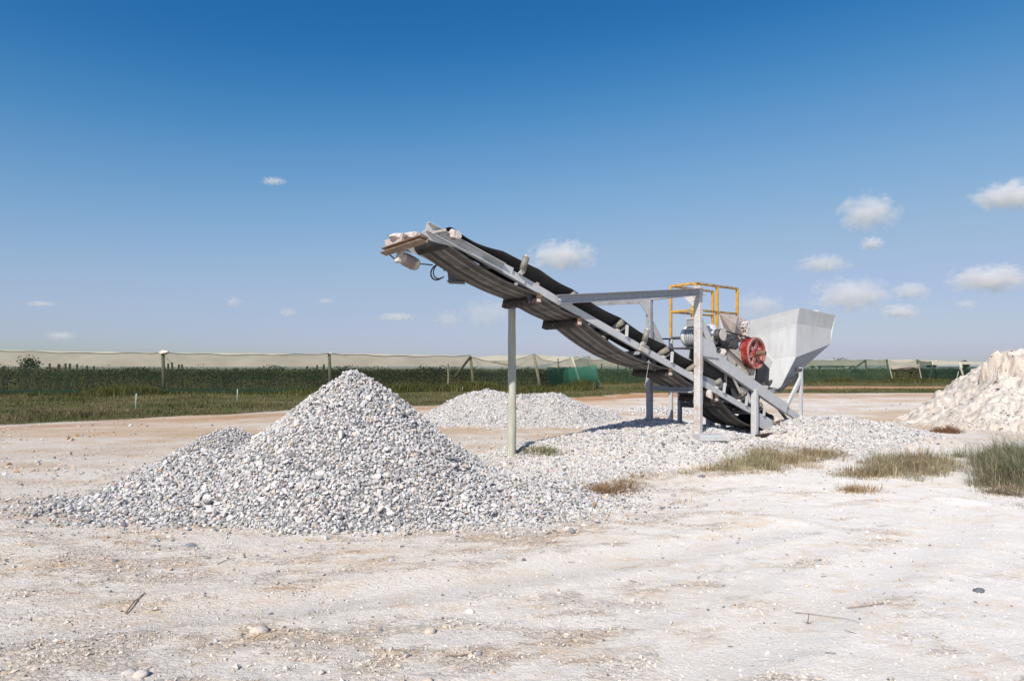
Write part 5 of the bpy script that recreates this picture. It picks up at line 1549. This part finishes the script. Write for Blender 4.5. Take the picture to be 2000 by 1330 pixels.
tussock([(5.75, 7.6, .33, .33, .7), (6.3, 7.9, .5, .55, 1.1), (6.95, 8.6, .6, .65, 1.3), (7.6, 9.4, .6, .75, 1.3)], 19000, .25, .0029, np.concatenate([G_DARK, G_DARK, G_GREY]), 'dark green grass tussock cut by the right edge of the photo', 403)
tussock([(5.6, 7.15, .35, .16, .6), (6.2, 7.2, .45, .2, .7)], 5200, .10, .0028, np.concatenate([G_RUST, G_GREY]), 'low rusty fringe at the foot of the dark tussock', 404, 1.1, .7)
tussock([(1.0, 7.35, .20, .16, .9), (1.25, 7.5, .22, .16, .8), (.85, 7.3, .1, .1, .6)], 2600, .11, .0026, np.concatenate([G_DRY, G_RUST]), 'small rust brown dry tuft at the right edge of the stone spread', 405, .9, .6)
tussock([(1.75, 8.3, .28, .18, .8), (2.15, 8.5, .35, .2, .8), (2.6, 8.75, .25, .16, .6), (1.45, 8.0, .2, .15, .6)], 2600, .10, .0026, np.concatenate([G_DRY, G_PALE]), 'thin straw coloured tufts among the stones between two tussocks', 406, .9, .6)
tussock([(.38, 9.75, .16, .1, .9), (.52, 9.7, .12, .1, .8)], 1300, .12, .0028, np.concatenate([G_GREEN * 1.3, G_PALE]), 'small green tuft beside the foot of the wooden pole', 407)
tussock([(3.98, 7.35, .17, .1, .9), (3.85, 7.3, .1, .08, .6)], 1100, .10, .0026, G_DRY, 'little tan tuft at the left foot of the grey brown tussock', 408, .9, .6)
tussock([(1.85, 6.75, .10, .06, .8)], 260, .06, .0024, G_DRY, 'tiny dry tuft alone on clean sand in the middle right', 409, 1.2, .8)
tussock([(5.3, 6.45, .4, .09, .8), (5.75, 6.5, .3, .1, .8)], 1900, .07, .0026, np.concatenate([G_GREY, G_RUST]), 'flat ragged tuft in front of the dark tussock at the right edge', 410, 1.3, .8)
tussock([(3.2, 7.4, .25, .06, .5), (4.6, 7.3, .4, .07, .5), (4.9, 7.0, .3, .06, .5), (3.5, 7.8, .2, .06, .5)], 900, .05, .0024, G_DRY, 'sparse trampled straw on the sand below the grey brown tussock', 411, 1.4, .9)
tussock([(9.5, 14.2, .25, .22, .9), (9.75, 14.4, .2, .2, .9)], 1600, .16, .004, G_RUST, 'withered brown plant at the left foot of the lime heap', 412, .9, .5)

# straw bits and twigs on the sand
n = 900
g = np.random.default_rng(55)
x = g.uniform(-4.5, 5, n); y = 2.4 + g.random(n) ** 1.3 * 6
k = (pile_h(x, y) < 0) & (g.random(n) < .08 + .9 * rough_mask(x, y)); x, y = x[k], y[k]; n = len(x)
a = g.normal(size=n) * .55; l_ = g.uniform(.006, .03, n)
z = ground_h(x, y) + .006
d = np.stack([np.cos(a), np.sin(a), g.normal(size=n) * .12], 1) * l_[:, None]
s_ = np.stack([-np.sin(a), np.cos(a), np.zeros(n)], 1) * .0011
P = np.stack([x, y, z], 1); up_ = np.array([0, 0, .003])
V = np.stack([P - d - s_, P - d + s_, P + d + s_, P + d - s_, P - d * .8 + up_, P + d * .8 + up_], 1).reshape(-1, 3)
F = np.array([[0, 1, 4], [0, 4, 5], [0, 5, 3], [1, 2, 5], [1, 5, 4], [2, 3, 5]])
FF = (F[None] + (np.arange(n) * 6)[:, None, None]).reshape(-1, 3)
cc = np.array([(.30, .22, .15), (.18, .12, .08), (.42, .34, .24)])[g.integers(0, 3, n)]
tag(mk_np('straw_bits', V, FF, M['grass'], col=np.repeat(cc, 6, 0)), 'short bits of dry straw lying on the sand', 'straw', None, 'stuff')
def gz1(p):
    return float(ground_h(np.array([p.x]), np.array([p.y]))[0])
for pts, r_, lab in [
        ([(1552, 1190), (1580, 1193), (1610, 1200), (1650, 1210), (1680, 1222)], .0022, 'thin forked dry twig on the sand in the right foreground'),
        ([(1655, 1186), (1690, 1186), (1728, 1184)], .0025, 'short straight straw stalk right of the forked twig'),
        ([(245, 1188), (262, 1172), (283, 1152)], .0045, 'dark crooked stick on crumbly sand at the left'),
        ([(296, 1183), (315, 1180)], .003, 'short pale stick right of the dark crooked stick'),
        ([(424, 1098), (440, 1091), (460, 1087)], .003, 'brown curved twig in front of the pile'),
        ([(870, 1280), (900, 1277), (934, 1270)], .003, 'slender pale stalk near the bottom middle')]:
    w = []
    for q in pts:
        p = gpt(*q); p.z = gz1(p) + .008; w.append(p)
    o = MB().tube(w, [r_ * (1 - .12 * i) for i in range(len(w))], 6).build('twig', M['twig'], loc=w[0])
    if lab.startswith('thin forked'):
        b = gpt(1578, 1212); b.z = gz1(b) + .006
        MB().tube([w[1], b], [.002, .0015], 5).build('side_shoot', M['twig'], o)
        for k in range(5):
            MB().tube([b, b + Vector((.03 * math.cos(k * 1.3), .03 * math.sin(k * 1.3), .012))], [.002, .001], 4).build('side_shoot', M['twig'], o)
    tag(o, lab, 'twig', 'twigs on the sand')

# ------------------------------------------------------------------ clouds (real volumes far away)
def cloud_mat(name, dens, seed, size):
    m = bpy.data.materials.new(name); m.use_nodes = True
    n = m.node_tree.nodes; l = m.node_tree.links
    n.remove(n['Principled BSDF'])
    pv = n.new('ShaderNodeVolumePrincipled')
    pv.inputs['Color'].default_value = (.97, .97, .98, 1)
    pv.inputs['Anisotropy'].default_value = 0.0
    at = N(n, 'ShaderNodeTexCoord')
    # generated coordinates: fade towards the hull, broken up by noise
    mp = N(n, 'ShaderNodeVectorMath', operation='SUBTRACT'); mp.inputs[1].default_value = (.5, .5, .46)
    l.new(at.outputs['Generated'], mp.inputs[0])
    ln = N(n, 'ShaderNodeVectorMath', operation='LENGTH'); l.new(mp.outputs[0], ln.inputs[0])
    nz = N(n, 'ShaderNodeTexNoise'); nz.inputs['Scale'].default_value = 4.6; nz.inputs['Detail'].default_value = 7; nz.inputs['Roughness'].default_value = .68
    mpp = N(n, 'ShaderNodeMapping'); mpp.inputs['Location'].default_value = (seed * 3.7, seed * 1.3, seed)
    mpp.inputs['Scale'].default_value = (size[0], 1, size[1])
    l.new(at.outputs['Generated'], mpp.inputs[0]); l.new(mpp.outputs[0], nz.inputs[0])
    a = N(n, 'ShaderNodeMath', operation='MULTIPLY_ADD'); a.inputs[1].default_value = 1.5; a.inputs[2].default_value = -.75
    l.new(nz.outputs[0], a.inputs[0])
    b = N(n, 'ShaderNodeMath', operation='ADD'); l.new(ln.outputs['Value'], b.inputs[0]); l.new(a.outputs[0], b.inputs[1])
    r = N(n, 'ShaderNodeMapRange'); r.inputs[1].default_value = .43; r.inputs[2].default_value = .05; r.inputs[3].default_value = 0; r.inputs[4].default_value = dens
    r.clamp = True
    l.new(b.outputs[0], r.inputs[0]); l.new(r.outputs[0], pv.inputs['Density'])
    l.new(pv.outputs[0], n['Material Output'].inputs['Volume'])
    return m
CL = [(1697, 420, 100, 66, .95, 'peaked white cloud, largest above the hopper'), (1975, 385, 130, 52, .95, 'white cloud cut by the right edge'), (1703, 477, 44, 24, .8, 'tiny cloud under the peaked cloud'), (1608, 517, 96, 32, .5, 'faint twin lobed cloud left of the peaked cloud'), (1930, 547, 140, 50, .9, 'long white cloud above the lime heap'), (1660, 580, 135, 64, .8, 'broad puffy cloud just above the hopper'), (1780, 570, 66, 34, .7, 'small cloud between the broad and the long clouds'), (1757, 610, 64, 26, .7, 'low small cloud right of the hopper'), (1886, 596, 36, 18, .45, 'tiny low cloud under the long cloud'), (1482, 600, 84, 46, .55, 'faint cloud behind the yellow rail'), (1098, 504, 128, 52, .85, 'white cloud behind the conveyor belt'), (960, 614, 110, 56, .35, 'hazy cloud under the conveyor'), (875, 625, 50, 30, .35, 'faint puff left of the wooden pole'), (536, 355, 44, 14, .4, 'thin high wisp on the left'), (458, 591, 32, 19, .35, 'small low puff on the left'), (562, 611, 30, 18, .4, 'round low puff over the pile'), (636, 588, 30, 10, .25, 'pale streak over the pile'), (118, 657, 50, 16, .35, 'low puff at the far left'), (775, 620, 70, 15, .28, 'flat low cloud streak below the conveyor head'), (80, 594, 50, 11, .22, 'thin low streak at the far left')]
for i, (x, y, w_, h_, dn, lab) in enumerate(CL):
    tn = (720 - y) / FPX
    alt = 170.0
    Y = (alt - CAM_H) / tn
    c = Vector(((x - 1000) / FPX * Y, Y, alt))
    W_, H_ = w_ * 1.28 / FPX * Y, h_ * 1.45 / FPX * Y; D_ = W_ * .7
    V0, F0 = ico(4)
    bumpy = 1 + .16 * fbm(V0[:, 0] * 1.7 + i * 3, V0[:, 2] * 1.7 + V0[:, 1] * 1.4, 200 + i, 3)
    Vc = V0 * bumpy[:, None] * np.array([W_ / 2, D_ / 2, H_ / 2])
    Vc[:, 2] = np.maximum(Vc[:, 2], -H_ * .36)
    o = mk_np('cloud', Vc + np.array(c), F0, cloud_mat('cloud_vapour', dn * 3.4 / H_, i + 1, (max(1.2, w_ / h_ * .8), 1.0)), smooth=True, loc=c)
    tag(o, lab, 'cloud', 'clouds low over the horizon')
